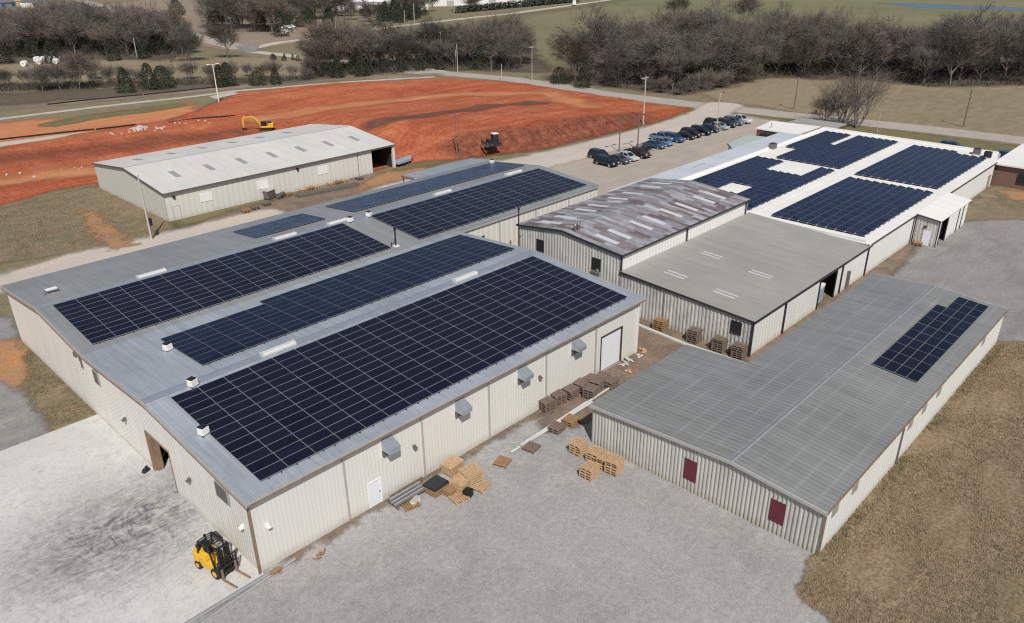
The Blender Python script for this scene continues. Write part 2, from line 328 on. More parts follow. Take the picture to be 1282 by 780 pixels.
class MB:
    def __init__(s): s.v = []; s.f = []; s.m = []; s.sm = []

    def add(s, vs, fs, mi=0, smooth=False):
        o = len(s.v); s.v += [tuple(x) for x in vs]
        for f in fs: s.f.append([i+o for i in f]); s.m.append(mi); s.sm.append(smooth)

    def quad(s, a, b, c, d, mi=0): s.add([a, b, c, d], [(0, 1, 2, 3)], mi)

    def box(s, c, size, rz=0.0, mi=0, mat=None, taper=1.0):
        x, y, z = (q/2 for q in size)
        P = [Vector((sx*x*(taper if k else 1), sy*y*(taper if k else 1), (z if k else -z))) for k in (0, 1) for sx, sy in ((-1, -1), (1, -1), (1, 1), (-1, 1))]
        T = mat if mat is not None else Matrix.Rotation(rz, 4, 'Z')
        P = [T @ q + Vector(c) for q in P] if mat is None else [T @ (q + Vector(c)) for q in P]
        s.add(P, [(3, 2, 1, 0), (4, 5, 6, 7), (0, 1, 5, 4), (1, 2, 6, 5), (2, 3, 7, 6), (3, 0, 4, 7)], mi)

    def tube(s, p0, p1, r0, r1=None, n=8, mi=0, smooth=True, caps=True):
        r1 = r0 if r1 is None else r1
        p0, p1 = Vector(p0), Vector(p1); d = (p1-p0)
        if d.length < 1e-6: return
        d.normalize(); a = d.orthogonal().normalized(); b = d.cross(a)
        vs = [p0+(a*math.cos(k*6.28318/n)+b*math.sin(k*6.28318/n))*r0 for k in range(n)]+[p1+(a*math.cos(k*6.28318/n)+b*math.sin(k*6.28318/n))*r1 for k in range(n)]
        s.add(vs, [(k, (k+1) % n, n+(k+1) % n, n+k) for k in range(n)], mi, smooth)
        if caps: s.add(vs[:n], [tuple(range(n))[::-1]], mi); s.add(vs[n:], [tuple(range(n))], mi)

    def bar(s, p0, p1, w, h=None, mi=0):
        h = h or w; p0, p1 = Vector(p0), Vector(p1); d = (p1-p0); L = d.length; d.normalize()
        up = Vector((0, 0, 1)) if abs(d.z) < .95 else Vector((0, 1, 0))
        sd_ = d.cross(up).normalized(); u2 = sd_.cross(d)
        P = []
        for q in (p0, p1):
            for i, j in ((-1, -1), (1, -1), (1, 1), (-1, 1)): P.append(q+sd_*(i*w/2)+u2*(j*h/2))
        s.add(P, [(0, 1, 2, 3), (7, 6, 5, 4), (0, 4, 5, 1), (1, 5, 6, 2), (2, 6, 7, 3), (3, 7, 4, 0)], mi)

    def prism(s, poly, off, mi=0, closed=True):       # polygon (list of Vector) swept by a vector
        n = len(poly); off = Vector(off); P = [Vector(q) for q in poly]; Q = [q+off for q in P]
        s.add(P+Q, [tuple(range(n))[::-1], tuple(range(n, 2*n))]+[(k, (k+1) % n, n+(k+1) % n, n+k) for k in range(n)], mi)

    def build(s, name, mats, parent=None, bevel=0.0, recalc=True):
        me = bpy.data.meshes.new(name); me.from_pydata(s.v, [], s.f)
        mats = mats if isinstance(mats, (list, tuple)) else [mats]
        for m in mats: me.materials.append(MT[m] if isinstance(m, str) else m)
        me.polygons.foreach_set('material_index', s.m); me.polygons.foreach_set('use_smooth', s.sm); me.update()
        if recalc:
            bm = bmesh.new(); bm.from_mesh(me); bmesh.ops.recalc_face_normals(bm, faces=bm.faces); bm.to_mesh(me); bm.free()
        o = bpy.data.objects.new(name, me); COL.objects.link(o)
        if parent is not None: o.parent = parent
        if bevel:
            b = o.modifiers.new('bevel', 'BEVEL'); b.width = bevel; b.segments = 2; b.limit_method = 'ANGLE'
        return o


def copy_tree(o, parent=None):
    c = o.copy(); COL.objects.link(c); c.parent = parent
    for ch in [x for x in COL.objects if x.parent == o]: copy_tree(ch, c)
    return c


KIDS = {}
def copy_with(root, kids, loc, rz=0.0, scale=1.0):
    c = root.copy(); COL.objects.link(c); c.location = loc; c.rotation_euler = (0, 0, rz); c.scale = (scale,)*3 if not isinstance(scale, tuple) else scale
    for k, sub in kids:
        d = k.copy(); COL.objects.link(d); d.parent = c
        for q in sub:
            e_ = q.copy(); COL.objects.link(e_); e_.parent = d
    return c


def kids_of(o):
    return [(c, [q for q in COL.objects if q.parent == c]) for c in COL.objects if c.parent == o]


# ------------------------------------------------------------------ ground sheets
def seg_dist(P, a, b):
    ab = b-a; t_ = np.clip(((P-a)@ab)/max(ab@ab, 1e-9), 0, 1); return np.linalg.norm(P-(a+t_[:, None]*ab), axis=1)


def poly_sd(P, poly):
    d = np.full(len(P), 1e9); inside = np.zeros(len(P), bool); n = len(poly)
    for i in range(n):
        a, b = poly[i], poly[(i+1) % n]; d = np.minimum(d, seg_dist(P, a, b))
        c = ((a[1] > P[:, 1]) != (b[1] > P[:, 1]))
        with np.errstate(divide='ignore', invalid='ignore'):
            xi = (b[0]-a[0])*(P[:, 1]-a[1])/(b[1]-a[1])+a[0]
        inside ^= c & (P[:, 0] < xi)
    return np.where(inside, d, -d)


def line_sd(P, pts, wdt):
    d = np.full(len(P), 1e9)
    for a, b in zip(pts[:-1], pts[1:]): d = np.minimum(d, seg_dist(P, a, b))
    return wdt/2-d


LEV = [0]
def sheet(name, mat, level, poly=None, line=None, width=4.0, res=1.0, margin=2.0, hfun=None, kind='structure'):
    pts = np.array([(q[0], q[1]) for q in (poly if poly is not None else line)], float)
    pad = margin+(width/2 if line is not None else 0)
    x0, y0 = pts.min(0)-pad; x1, y1 = pts.max(0)+pad
    nx, ny = int((x1-x0)/res)+2, int((y1-y0)/res)+2
    X, Y = np.meshgrid(x0+np.arange(nx)*res, y0+np.arange(ny)*res); P = np.stack([X.ravel(), Y.ravel()], 1)
    s = poly_sd(P, pts) if poly is not None else line_sd(P, pts, width)
    keep = s > -margin; S = s.reshape(ny, nx); K = keep.reshape(ny, nx)
    cell = K[:-1, :-1] & K[1:, :-1] & K[:-1, 1:] & K[1:, 1:]
    jj, ii = np.nonzero(cell); idx = np.arange(nx*ny).reshape(ny, nx)
    F = np.stack([idx[jj, ii], idx[jj, ii+1], idx[jj+1, ii+1], idx[jj+1, ii]], 1)
    used, inv = np.unique(F, return_inverse=True); F = inv.reshape(-1, 4)
    LEV[0] += 1; Z = np.full(len(used), .005*level+.0008*(LEV[0] % 6)); bank = np.zeros(len(used))
    if hfun is not None: h_, bank = hfun(P[used], s[used]); Z = Z+h_
    V = np.column_stack([P[used], Z])
    me = bpy.data.meshes.new(name); me.vertices.add(len(V)); me.vertices.foreach_set('co', V.ravel())
    me.loops.add(F.size); me.loops.foreach_set('vertex_index', F.ravel().astype(np.int32)); me.polygons.add(len(F))
    me.polygons.foreach_set('loop_start', np.arange(0, F.size, 4, dtype=np.int32))
    for nm, val in (('edge', s[used]), ('bank', bank)):
        a = me.attributes.new(nm, 'FLOAT', 'POINT'); a.data.foreach_set('value', val.astype(np.float32))
    me.update(calc_edges=True); me.materials.append(MT[mat])
    if hfun is not None: me.polygons.foreach_set('use_smooth', np.ones(len(F), bool))
    o = bpy.data.objects.new(name, me); COL.objects.link(o); return tag(o, kind=kind)


PX = lambda *cs: [at(*c) for c in cs]
b = MB(); b.quad((-3000, -3000, 0), (9000, -3000, 0), (9000, 9000, 0), (-3000, 9000, 0)); tag(b.build('ground', 'g_base'), kind='structure')

sheet('green_field', 'g_green', 1, poly=PX((480, 62), (640, 22), (790, -2), (1000, -12), (1400, -8), (1400, 52), (1000, 60), (860, 78), (700, 84), (560, 66)), res=12, margin=60)
sheet('bare_soil', 'g_bare', 1, poly=PX((60, 12), (240, -6), (300, 10), (420, 22), (440, 42), (300, 66), (150, 40)), res=8, margin=30)
sheet('pasture', 'g_field', 1, poly=PX((860, 112), (1000, 90), (1300, 104), (1400, 120), (1400, 186), (1180, 166), (1000, 141), (900, 126)), res=4, margin=12)
sheet('meadow', 'g_field', 1, poly=PX((-60, 84), (130, 73), (250, 70), (420, 74), (420, 92), (250, 100), (-60, 112)), res=4, margin=12)
sheet('forest_floor', 'g_litter', 2, poly=PX((700, 98), (850, 119), (960, 97), (1090, 100), (1160, 108), (1400, 104), (1400, 66), (1000, 48), (760, 66)), res=5, margin=20)
sheet('woodland_floor', 'g_litter', 2, poly=PX((-60, 84), (110, 74), (200, 76), (240, 62), (190, 40), (100, 32), (-60, 42)), res=6, margin=20)
sheet('thicket_floor', 'g_litter', 2, poly=PX((380, 96), (540, 88), (690, 90), (660, 60), (560, 58), (480, 72), (420, 66)), res=5, margin=20)
sheet('pond', 'water', 2, poly=PX((1095, 3.5), (1150, 4.5), (1240, 8.5), (1300, 10.5), (1290, 13), (1230, 12.5), (1150, 9)), res=6, margin=16)
sheet('far_road', 'g_county', 3, line=PX((60, -8), (100, 0), (158, 17), (199, 27), (240, 45), (300, 60)), width=10, res=3, margin=3)
sheet('road', 'g_curb', 3, line=PX((401, 46), (437, 43), (475, 35.5), (531, 29), (587, 22.5), (640, 17), (720, 6), (790, -4)), width=7, res=3, margin=3)
sheet('lane', 'g_curb', 3, line=PX((318, 60), (350, 53), (372, 50.6), (420, 45)), width=6, res=2, margin=3)
sheet('farm_lane', 'g_curb', 3, line=PX((318, 65), (354, 68.6), (401, 74.6), (440, 78), (497, 80), (560, 92)), width=6, res=2, margin=3)
sheet('junction', 'g_asphalt', 4, poly=PX((293, 57), (325, 57), (321, 65), (308, 66.5)), res=2, margin=3)
sheet('county_road', 'g_county', 3, line=PX((520, 90), (570, 93), (640, 99), (700, 108), (760, 118), (852, 129), (986, 144), (1087, 154), (1180, 164), (1282, 176), (1400, 190)), width=8, res=1.5, margin=3)
sheet('verge', 'g_weeds', 2, line=PX((880, 137), (930, 145), (990, 151), (1100, 166), (1282, 190), (1400, 205)), width=9, res=1.5, margin=4)
sheet('orange_soil', 'g_pale', 2, poly=PX((-80, 160), (80, 148), (240, 128), (262, 140), (200, 165), (60, 200), (-80, 200)), res=2, margin=8)

# parking lot, access road, yards
sheet('parking_lot', 'g_lot', 2, poly=[(60, 24), (155, 24), (157, 60), (120, 60), (95, 62), (70, 62)], res=1.5, margin=5)
sheet('access_road', 'g_road', 5, line=[(60, 62), (75, 62), (90, 58.5), (113, 57), (135, 56.5), (150, 58), (165, 62)], width=9.5, res=1, margin=4)
sheet('back_road', 'g_road', 3, line=PX((-140, 372), (0, 356), (100, 325), (200, 303), (330, 270)) + [(33, 55), (42, 55.5), (50, 57)], width=6.5, res=.7, margin=4)
sheet('back_yard', 'g_dirt', 2, poly=[(14, 54), (20, 70), (27, 74), (46, 74), (60, 74.5), (64, 78), (71, 79), (74, 70), (72, 58), (50, 56), (24, 56)], res=.8, margin=3)
sheet('grass_verge', 'g_weeds', 3, poly=PX((225, 285), (300, 262), (385, 240), (375, 232), (300, 248), (214, 276)), res=.6, margin=2)
sheet('yard_straw', 'g_orange', 3, poly=PX((440, 240), (520, 222), (545, 212), (515, 207), (470, 220)), res=.8, margin=3)
sheet('weedy_corner', 'g_weeds', 3, poly=PX((497, 214), (545, 206), (575, 200), (530, 198), (496, 204)), res=.8, margin=3)
sheet('rough_grass', 'g_patch', 3, poly=PX((-80, 285), (60, 245), (128, 232), (214, 276), (230, 292), (150, 308), (0, 330), (-80, 348)), res=1, margin=5)
sheet('grass_swath', 'g_weeds', 6, line=PX((70, 155), (120, 146), (175, 139), (215, 133)), width=7, res=1.2, margin=5)
sheet('orange_bank', 'g_orange', 2, poly=[(-60, 68), (0, 60), (-1, 27), (-9, 24), (-40, 24)], res=1, margin=4)
sheet('yard_grass', 'g_patch', 4, poly=[(0.3, 46), (0.3, 27), (-3.2, 26), (-4.2, 33), (-1.8, 40)], res=.5, margin=2)
sheet('gravel_patch', 'g_gravel2', 4, poly=PX((-60, 440), (0, 478), (30, 492), (64, 543), (0, 570), (-80, 590)), res=.5, margin=2)
sheet('gravel_edge', 'g_gravel2', 4, poly=PX((-30, 395), (12, 398), (28, 424), (0, 428), (-30, 425)), res=.5, margin=2)
sheet('gravel_yard', 'g_gravel', 3, poly=[(-60, -0.5), (0, -0.5), (0.5, 0.5), (41, 0.5), (41.5, 1.5), (33, -2.5), (30, -7), (26.2, -7.5), (26.2, -24.6), (20, -60), (-60, -60)], res=.6, margin=2)
sheet('lawn', 'g_lawn', 4, poly=[(25.4, -24.9), (67.2, -24.9), (69, -27), (90, -70), (90, -120), (0, -120)] + PX((1110, 830), (1050, 785), (1015, 760), (994, 741)), res=.7, margin=2)
sheet('dirt_alley', 'g_dirt', 4, poly=[(27, 0.3), (41, 0.3), (47.9, 8), (47.9, -6), (42, -12), (33, -7), (24, -2.5)], res=.5, margin=2.5)
sheet('alley_strip', 'g_dirt', 5, poly=[(47, -8), (92, -8), (92, -9.6), (66, -12.5), (44, -13)], res=.5, margin=1.5)
sheet('side_yard', 'g_gravel2', 3, poly=[(66.2, -8.6), (91, -9.5), (105, -10), (112, -13), (140, -35), (140, -90), (90, -70), (69, -27), (66.2, -25)], res=.8, margin=2)
sheet('side_lawn', 'g_patch', 4, poly=[(103, -8.7), (145, -8.7), (145, -34), (112, -16.5)], res=.8, margin=2.5)
sheet('clay_patch', 'g_orange', 5, poly=PX((1250, 238), (1300, 240), (1300, 252), (1262, 250)), res=.6, margin=3)
b = MB(); b.prism([Vector((x, y, -.3)) for x, y in ((-60, -.55), (.1, -.55), (.1, 11.2), (5, 11.2), (5, 16.5), (.1, 16.5), (.1, 27.3), (-60, 27.3))], (0, 0, .34)); tag(b.build('concrete_pad', 'pad'), kind='structure')

# red earth: a filled pad with a bank towards the access road
TOE = np.array([(80.4, 72.1), (87.2, 68.3), (95.8, 64.8), (113, 63.2), (128.6, 62.5), (154.7, 64.2)])
def red_h(P, s):
    d = np.full(len(P), 1e9)
    for a, b_ in zip(TOE[:-1], TOE[1:]): d = np.minimum(d, seg_dist(P, a, b_))
    sm = lambda x: np.clip(x, 0, 1)**2*(3-2*np.clip(x, 0, 1))
    amp = 3.1*(1-sm((P[:, 0]-112)/42))*sm((P[:, 0]-79)/10)
    lift = sm(d/5.2)*(1-sm((d-9)/70)); lift = np.where(s > 0, lift, 0)
    rs = np.random.RandomState(3); wob = sum(np.sin(P@rs.randn(2)*k+rs.rand()*6)*q for k, q in ((.25, .10), (.5, .06), (1.1, .04), (2.2, .03)))
    ru = .18*np.sin(P[:, 0]*1.9+2*np.sin(P[:, 0]*.37))*sm(d/2)*(1-sm((d-3)/4))*(amp/2.5)
    berm = .9*np.exp(-((d-6.2)/1.4)**2)*sm((P[:, 0]-84)/6)*(1-sm((P[:, 0]-104)/14))*(.6+.4*np.sin(P[:, 0]*.8))
    bank = np.clip(1.5-np.abs(d-2.8)/3.4, 0, 1)*np.clip(amp/1.5, 0, 1)
    # cut on the left, beside the excavator
    c = line_sd(P, np.array([(at(*q).x, at(*q).y) for q in ((-60, 205), (0, 200), (110, 189), (200, 176), (290, 169))]), 11)
    bank = np.maximum(bank, np.clip((c+3)/6, 0, 1)*.75); cut = -.0*c
    return np.maximum(amp*lift+ru+berm+np.where(s > 1, wob*sm(s/5)*1.0, 0)+.12*sm(s/3), 0.0)+.02, bank
redpoly = PX((869, 138), (760, 121), (650, 104), (560, 98), (500, 101), (420, 104), (300, 116), (262, 133), (215, 150), (120, 164), (0, 186), (-90, 200), (-90, 275), (0, 258), (60, 240), (125, 229)) + [Vector((29, 100, 0)), Vector((34, 78, 0)), Vector((60, 76, 0)), Vector((73, 76, 0))] + [Vector((*q, 0)) for q in TOE]
red = sheet('red_earth', 'g_red', 4, poly=redpoly, res=1.0, margin=3, hfun=red_h)
def red_over(name, mat, pts, width, lift=.05):          # soil streaks that lie on the worked earth, draped over it
    L = np.array([(q.x, q.y) for q in pts])
    def hf(P, s): return red_h(P, poly_sd(P, np.array([(q.x, q.y) for q in redpoly])))[0]+lift, np.zeros(len(P))
    return sheet(name, mat, 5, line=L, width=width, res=1.0, margin=6, hfun=hf)
red_over('dark_soil_streak', 'g_dark', PX((475, 166), (530, 158), (590, 149), (640, 142), (672, 137)), 5)
red_over('pale_soil_streak', 'g_pale', PX((330, 150), (450, 134), (560, 122), (690, 118), (730, 140)), 9, .07)
red_over('pale_soil_band', 'g_pale', PX((-40, 236), (50, 222), (122, 216)), 8, .07)
sheet('new_road', 'g_bare', 6, line=PX((-60, 143), (0, 137), (100, 127.5), (240, 114), (300, 109), (420, 100), (540, 94)), width=5, res=1.2, margin=3)
sheet('kerb_strip', 'g_curb', 7, line=PX((-60, 157), (0, 149), (117, 134.5), (241, 121), (295, 114), (430, 103), (540, 96.5)), width=2.6, res=.8, margin=2.5)
sheet('stone_apron', 'g_curb', 7, line=PX((-60, 190), (0, 181), (100, 168), (178, 161)), width=4.5, res=1, margin=2.5)
sheet('roadside_soil', 'g_litter', 3, poly=PX((-60, 120), (120, 112), (300, 102), (420, 97), (420, 101), (300, 108), (120, 123), (-60, 136)), res=1.5, margin=6)
sheet('orange_streak', 'g_orange', 5, poly=PX((98, 262), (122, 268), (150, 290), (168, 308), (140, 314), (112, 290)), res=.6, margin=2.5)
sheet('outfall_apron', 'g_curb', 8, poly=PX((262, 121), (292, 115), (300, 117), (270, 124)), res=.6, margin=2)
sheet('wall_dirt', 'g_dirt', 5, line=[(2, -.1), (14, -.15), (30, -.3)], width=.5, res=.3, margin=1.2)
sheet('ditch', 'g_weeds', 7, line=PX((225, 150), (262, 140), (292, 122)), width=6, res=1, margin=3)


# ------------------------------------------------------------------ buildings
def profile_breaks(L, pitch):
    us = []; k = 0
    fr = ((0, 0), (.30, 0), (.42, 1), (.78, 1), (.90, 0))
    while k*pitch < L:
        for f_, h_ in fr:
            u = (k+f_)*pitch
            if u < L: us.append((u, h_))
        k += 1
    return us


def wall(p0, p1, ztop, name, mat, parent, pitch=.9, depth=.03, holes=(), z0=0.0):
    """ribbed metal sheet wall from p0 to p1 (outside on the right hand going p0->p1), real ribs, real openings"""
    p0, p1 = Vector((*p0, 0)), Vector((*p1, 0)); d = p1-p0; L = d.length; d.normalize(); nrm = Vector((d.y, -d.x, 0))
    br = profile_breaks(L, pitch); U = [q[0] for q in br]; Hh = [q[1] for q in br]
    def off(u): return float(np.interp(u, U, Hh))*depth
    cuts = sorted(set([round(q, 4) for q in U]+[round(L, 4)]+[round(q, 4) for h_ in holes for q in h_[:2]]+[round(q, 4) for q in getattr(ztop, 'breaks', []) if q < L]))
    mb = MB()
    for a, c in zip(cuts[:-1], cuts[1:]):
        if c-a < 1e-4: continue
        mid = (a+c)/2; iv = [(z0, None)]
        for (h0, h1, hz0, hz1) in holes:
            if h0 < mid < h1:
                new = []
                if hz0 > z0+.01: new.append((z0, hz0))
                new.append((hz1, None)); iv = new
        for (lo, hi) in iv:
            A, C = p0+d*a+nrm*off(a), p0+d*c+nrm*off(c)
            mb.quad((A.x, A.y, lo), (C.x, C.y, lo), (C.x, C.y, hi if hi else ztop(c)), (A.x, A.y, hi if hi else ztop(a)))
    return mb.build(name, mat, parent, recalc=False)


class Z:
    def __init__(s, pts): s.p = pts; s.breaks = [q[0] for q in pts]
    def __call__(s, u): return float(np.interp(u, [q[0] for q in s.p], [q[1] for q in s.p]))


def flat(z): return Z([(0, z), (999, z)])


def slab(mb, quadpts, th, mi=0): mb.prism([Vector(q) for q in quadpts], (0, 0, th), mi)


def downspout(name, p, z0, z1, mat, parent, n=(0, -1), w=.12, d=.10):
    mb = MB(); mb.box((p[0]+n[0]*(d/2+.03), p[1]+n[1]*(d/2+.03), (z0+z1)/2), (w if n[0] == 0 else d, w if n[1] == 0 else d, z1-z0)); return mb.build(name, mat, parent)


def frame_door(parent, name, origin, d, w_, h_, mat, nrm, depth=-.05, z0=0.0, fr='trim_dark', fw=.1, panels=0, handle=False):
    """door leaf in an opening; origin = left foot, d = along wall, nrm = outward"""
    o = Vector((*origin, z0)); d = Vector((*d, 0)); n = Vector((*nrm, 0)); mb = MB()
    def slabq(a, b_, z0_, z1_, dep, th, M=mb, mi=0):
        P = [o+d*a+n*dep, o+d*b_+n*dep, o+d*b_+n*(dep-th), o+d*a+n*(dep-th)]
        P = [Vector((q.x, q.y, z0+z0_)) for q in P]; M.prism(P, (0, 0, z1_-z0_), mi)
    if panels:
        ph = h_/panels
        for k in range(panels): slabq(0, w_, k*ph+.012, (k+1)*ph-.012, depth, .05); 
        slabq(.01, w_-.01, 0, h_, depth-.02, .03)
    else: slabq(0, w_, 0, h_, depth, .05)
    do = mb.build(name, mat, parent)
    f = MB()
    slabq(-fw, 0, 0, h_+fw, .055, .12, f); slabq(w_, w_+fw, 0, h_+fw, .055, .12, f); slabq(0, w_, h_, h_+fw, .054, .12, f)
    f.build('door_frame', fr, do)
    if handle:
        k = MB(); slabq(w_*.86, w_*.92, .95, 1.1, depth+.06, .06, k); k.build('handle', 'steel', do)
    return do


def window(parent, c, d, w_, h_, nrm, pane='glass', fr='trim_dark', fw=.07, name='window', panename='pane'):
    o = Vector(c); d = Vector((*d, 0)); n = Vector((*nrm, 0)); f = MB(); up = Vector((0, 0, 1))
    def bx(a0, a1, z0, z1, dep, th, M): M.prism([o+d*a0+n*dep+up*z0, o+d*a1+n*dep+up*z0, o+d*a1+n*(dep-th)+up*z0, o+d*a0+n*(dep-th)+up*z0], up*(z1-z0))
    bx(-w_/2-fw, -w_/2, -h_/2-fw, h_/2+fw, .075, .12, f); bx(w_/2, w_/2+fw, -h_/2-fw, h_/2+fw, .075, .12, f)
    bx(-w_/2, w_/2, h_/2, h_/2+fw, .074, .12, f); bx(-w_/2, w_/2, -h_/2-fw, -h_/2, .08, .12, f)
    fo = f.build(name, fr, parent); p_ = MB(); bx(-w_/2, w_/2, -h_/2, h_/2, .05, .06, p_); p_.build(panename, pane, fo); return fo


# ---- main warehouse (two gables side by side)
LM, L2, VAL, WM = 41.03, 67.6, 26.07, 47.8
prof = [(0, 5.73), (14.0, 6.86), (VAL, 6.2), (36.9, 7.08), (WM, 6.0)]
zM = lambda y: float(np.interp(y, [q[0] for q in prof], [q[1] for q in prof]))
whs = empty('warehouse', (0, 0, 0), label='large cream metal warehouse with twin gables and solar panels, front left', cat='warehouse')
roll = (35.12, 38.18, .12, 3.75); pdoor = (8.66, 9.68, .02, 2.1)
wall((0, 0), (LM, 0), flat(5.73), 'wall', 'cream', whs, .305, .007, [roll, pdoor])
# west gable runs from y=WM to y=0 (outside is -x)
gz = Z([(WM-q[0], q[1]) for q in reversed(prof)])
big = (WM-15.6, WM-11.8, .04, 3.6)
wall((0, WM), (0, 0), gz, 'gable_wall', 'gable_cream', whs, .305, .018, [big])
wall((LM, 0), (LM, VAL), Z([(0, 5.73), (14.0, 6.86), (VAL, 6.2)]), 'gable_wall', 'cream', whs)
wall((LM, VAL), (L2, VAL), flat(6.2), 'wall', 'cream', whs, .9, .03)
wall((L2, VAL), (L2, WM), Z([(0, 6.2), (36.9-VAL, 7.08), (WM-VAL, 6.0)]), 'gable_wall', 'cream', whs)
wall((L2, WM), (0, WM), flat(6.0), 'wall', 'cream', whs)
mb = MB(); O = .22; T = .14
def roofq(mb, x0, x1, y0, y1, z0, z1, th=T, mi=0): slab(mb, [(x0, y0, z0), (x1, y0, z0), (x1, y1, z1), (x0, y1, z1)], th, mi)
s1 = (6.86-5.73)/14.0
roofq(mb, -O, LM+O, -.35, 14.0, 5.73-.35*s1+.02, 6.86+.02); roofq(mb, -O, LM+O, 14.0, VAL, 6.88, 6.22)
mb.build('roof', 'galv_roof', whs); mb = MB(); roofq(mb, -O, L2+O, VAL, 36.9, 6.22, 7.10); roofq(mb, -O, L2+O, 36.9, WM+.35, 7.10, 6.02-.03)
mb.build('roof', 'galv_grey', whs)
mb = MB()
for (x0, x1, y, z) in ((-O, LM+O, 14.0, 6.88), (-O, L2+O, 36.9, 7.10)):
    mb.prism([Vector((x0, y-.45, z+T-.02)), Vector((x0, y, z+T+.045)), Vector((x0, y+.45, z+T-.02)), Vector((x0, y, z+T-.03))], (x1-x0, 0, 0))
mb.build('ridge_cap', 'galv', whs)
mb = MB()                                                    # eave and rake trim
mb.box(((LM)/2, -.41, 5.79), (LM+2*O+.06, .10, .13))
for y0, z0, y1, z1 in ((-.45, 5.70, 14, 6.88), (14, 6.88, VAL, 6.22), (VAL, 6.22, 36.9, 7.10), (36.9, 7.10, WM+.4, 5.97)):
    mb.bar((-O-.06, y0, z0+.01), (-O-.06, y1, z1+.01), .09, .30)
    if y1 <= VAL: mb.bar((LM+O+.06, y0, z0+.01), (LM+O+.06, y1, z1+.01), .09, .30)
    else: mb.bar((L2+O+.06, y0, z0+.01), (L2+O+.06, y1, z1+.01), .09, .30)
mb.box(((LM+L2)/2+.2, VAL-.20, 6.2), (L2-LM-.1, .1, .22))
mb.build('roof_trim', 'trim_pale', whs)
mb = MB(); mb.box((LM/2, -.40, 5.645), (LM+.5, .09, .155))
for y0, z0, y1, z1 in ((-.45, 5.70, 14, 6.88), (14, 6.88, VAL, 6.22), (VAL, 6.22, 36.9, 7.10), (36.9, 7.10, WM+.4, 5.97)):
    mb.bar((-O-.115, y0, z0-.17), (-O-.115, y1, z1-.17), .04, .10)
mb.box((-.09, -.09, 2.8), (.13, .13, 5.6)); mb.build('edge_flashing', 'trim_rust', whs)
for x in (6.85, 13.7, 20.55, 27.4, 34.2): downspout('downspout', (x, 0), .05, 5.62, 'trim_pale', whs, w=.11)
downspout('downspout', (40.6, 0), .05, 5.62, 'white', whs, w=.13)
for x in (48.2, 54.8, 61.3): downspout('downspout', (x, VAL), .05, 6.1, 'trim_pale', whs, w=.1)
mb = MB(); mb.box((-.3, 27.5, 5.95), (.35, .5, .4)); mb.box((-.12, 27.5, 5.2), (.1, .12, 1.3)); mb.build('scupper', 'steel', whs)
frame_door(whs, 'roller_door', (roll[0], 0), (1, 0), roll[1]-roll[0], roll[3]-roll[2], 'white_door', (0, -1), -.08, roll[2], 'trim_dark', .12, panels=7)
frame_door(whs, 'door', (pdoor[0], 0), (1, 0), pdoor[1]-pdoor[0], pdoor[3]-pdoor[2], 'white_door', (0, -1), .0, pdoor[2], 'white_door', .06, handle=True)
# the open bay in the west gable
mb = MB(); mb.box((.02, 15.66, 1.85), (.24, .16, 3.62)); mb.box((.35, 15.45, 1.8), (.5, .12, 3.5)); mb.box((.02, 13.7, 3.66), (.2, 4.0, .12)); mb.box((.02, 11.74, 1.83), (.16, .1, 3.6))
mb.build('door_frame', 'trim_rust', whs)
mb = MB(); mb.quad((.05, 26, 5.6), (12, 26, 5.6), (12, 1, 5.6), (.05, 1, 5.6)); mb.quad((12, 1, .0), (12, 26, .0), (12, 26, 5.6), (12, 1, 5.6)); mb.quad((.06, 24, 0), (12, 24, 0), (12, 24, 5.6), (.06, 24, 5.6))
mb.build('shade_lining', 'interior', whs)
for (y, z, w_, h_) in ((24.3, 4.9, .95, 1.2), (3.35, 4.6, 1.6, 1.15)):
    lv = MB(); lv.box((-.09, y, z), (.12, w_, h_)); lo = lv.build('louvre', 'skylight_grey', whs)
    sl = MB()
    for k in range(9): sl.bar((-.165, y-w_/2+.04, z-h_/2+.07+k*h_/9), (-.165, y+w_/2-.04, z-h_/2+.07+k*h_/9), .03, .06)
    sl.build('slat', 'steel', lo)
for (x, y, z, n, m) in ((-.12, 19.6, 2.98, 0, 'steel'), (-.12, 8.6, 2.9, 0, 'steel'), (-.12, 1.2, 3.1, 0, 'white'), (.95, -.12, 3.3, 1, 'white'), (12.85, -.12, 3.2, 1, 'steel'), (26.55, -.12, 3.27, 1, 'steel')):
    lm = MB(); lm.box((x, y, z), (.2, .22, .26)); lm.box((x-(0 if n else .1), y-(.1 if n else 0), z-.05), (.26, .26, .1)); lm.build('wall_lamp', m, whs)
# fan hoods on the long wall
for i, x in enumerate((10.5, 17.4, 24.3, 31.15)):
    hz = 4.55; hd = MB(); w2 = .95
    for sx in (-1, 1):
        hd.add([(x+sx*w2/2, -.04, hz+.55), (x+sx*w2/2, -1.0, hz+.12), (x+sx*w2/2, -1.0, hz-.22), (x+sx*w2/2, -.04, hz-.22)], [(0, 1, 2, 3)])
    hd.prism([Vector((x-w2/2-.03, -.04, hz+.55)), Vector((x-w2/2-.03, -1.03, hz+.11)), Vector((x-w2/2-.03, -1.03, hz+.14)), Vector((x-w2/2-.03, -.04, hz+.585))], (w2+.06, 0, 0))
    hd.box((x, -1.0, hz-.05), (w2, .025, .36)); h_o = hd.build('fan_hood', 'galv', whs, recalc=False)
    fn = MB(); fn.box((x, -.10, hz-.35), (w2-.08, .16, .95)); fn.build('fan_louvre', 'steel', h_o)
    fr_ = MB(); fr_.bar((x-w2/2-.06, -.07, hz+.75), (x-w2/2-.06, -.07, hz-.95), .1, .05); fr_.build('hood_trim', 'white', h_o)
window(whs, (44.7, VAL, 4.2), (1, 0), 1.6, 1.0, (0, -1)); window(whs, (aty(664, 281, VAL).x, VAL, 3.6), (1, 0), .4, .4, (0, -1))
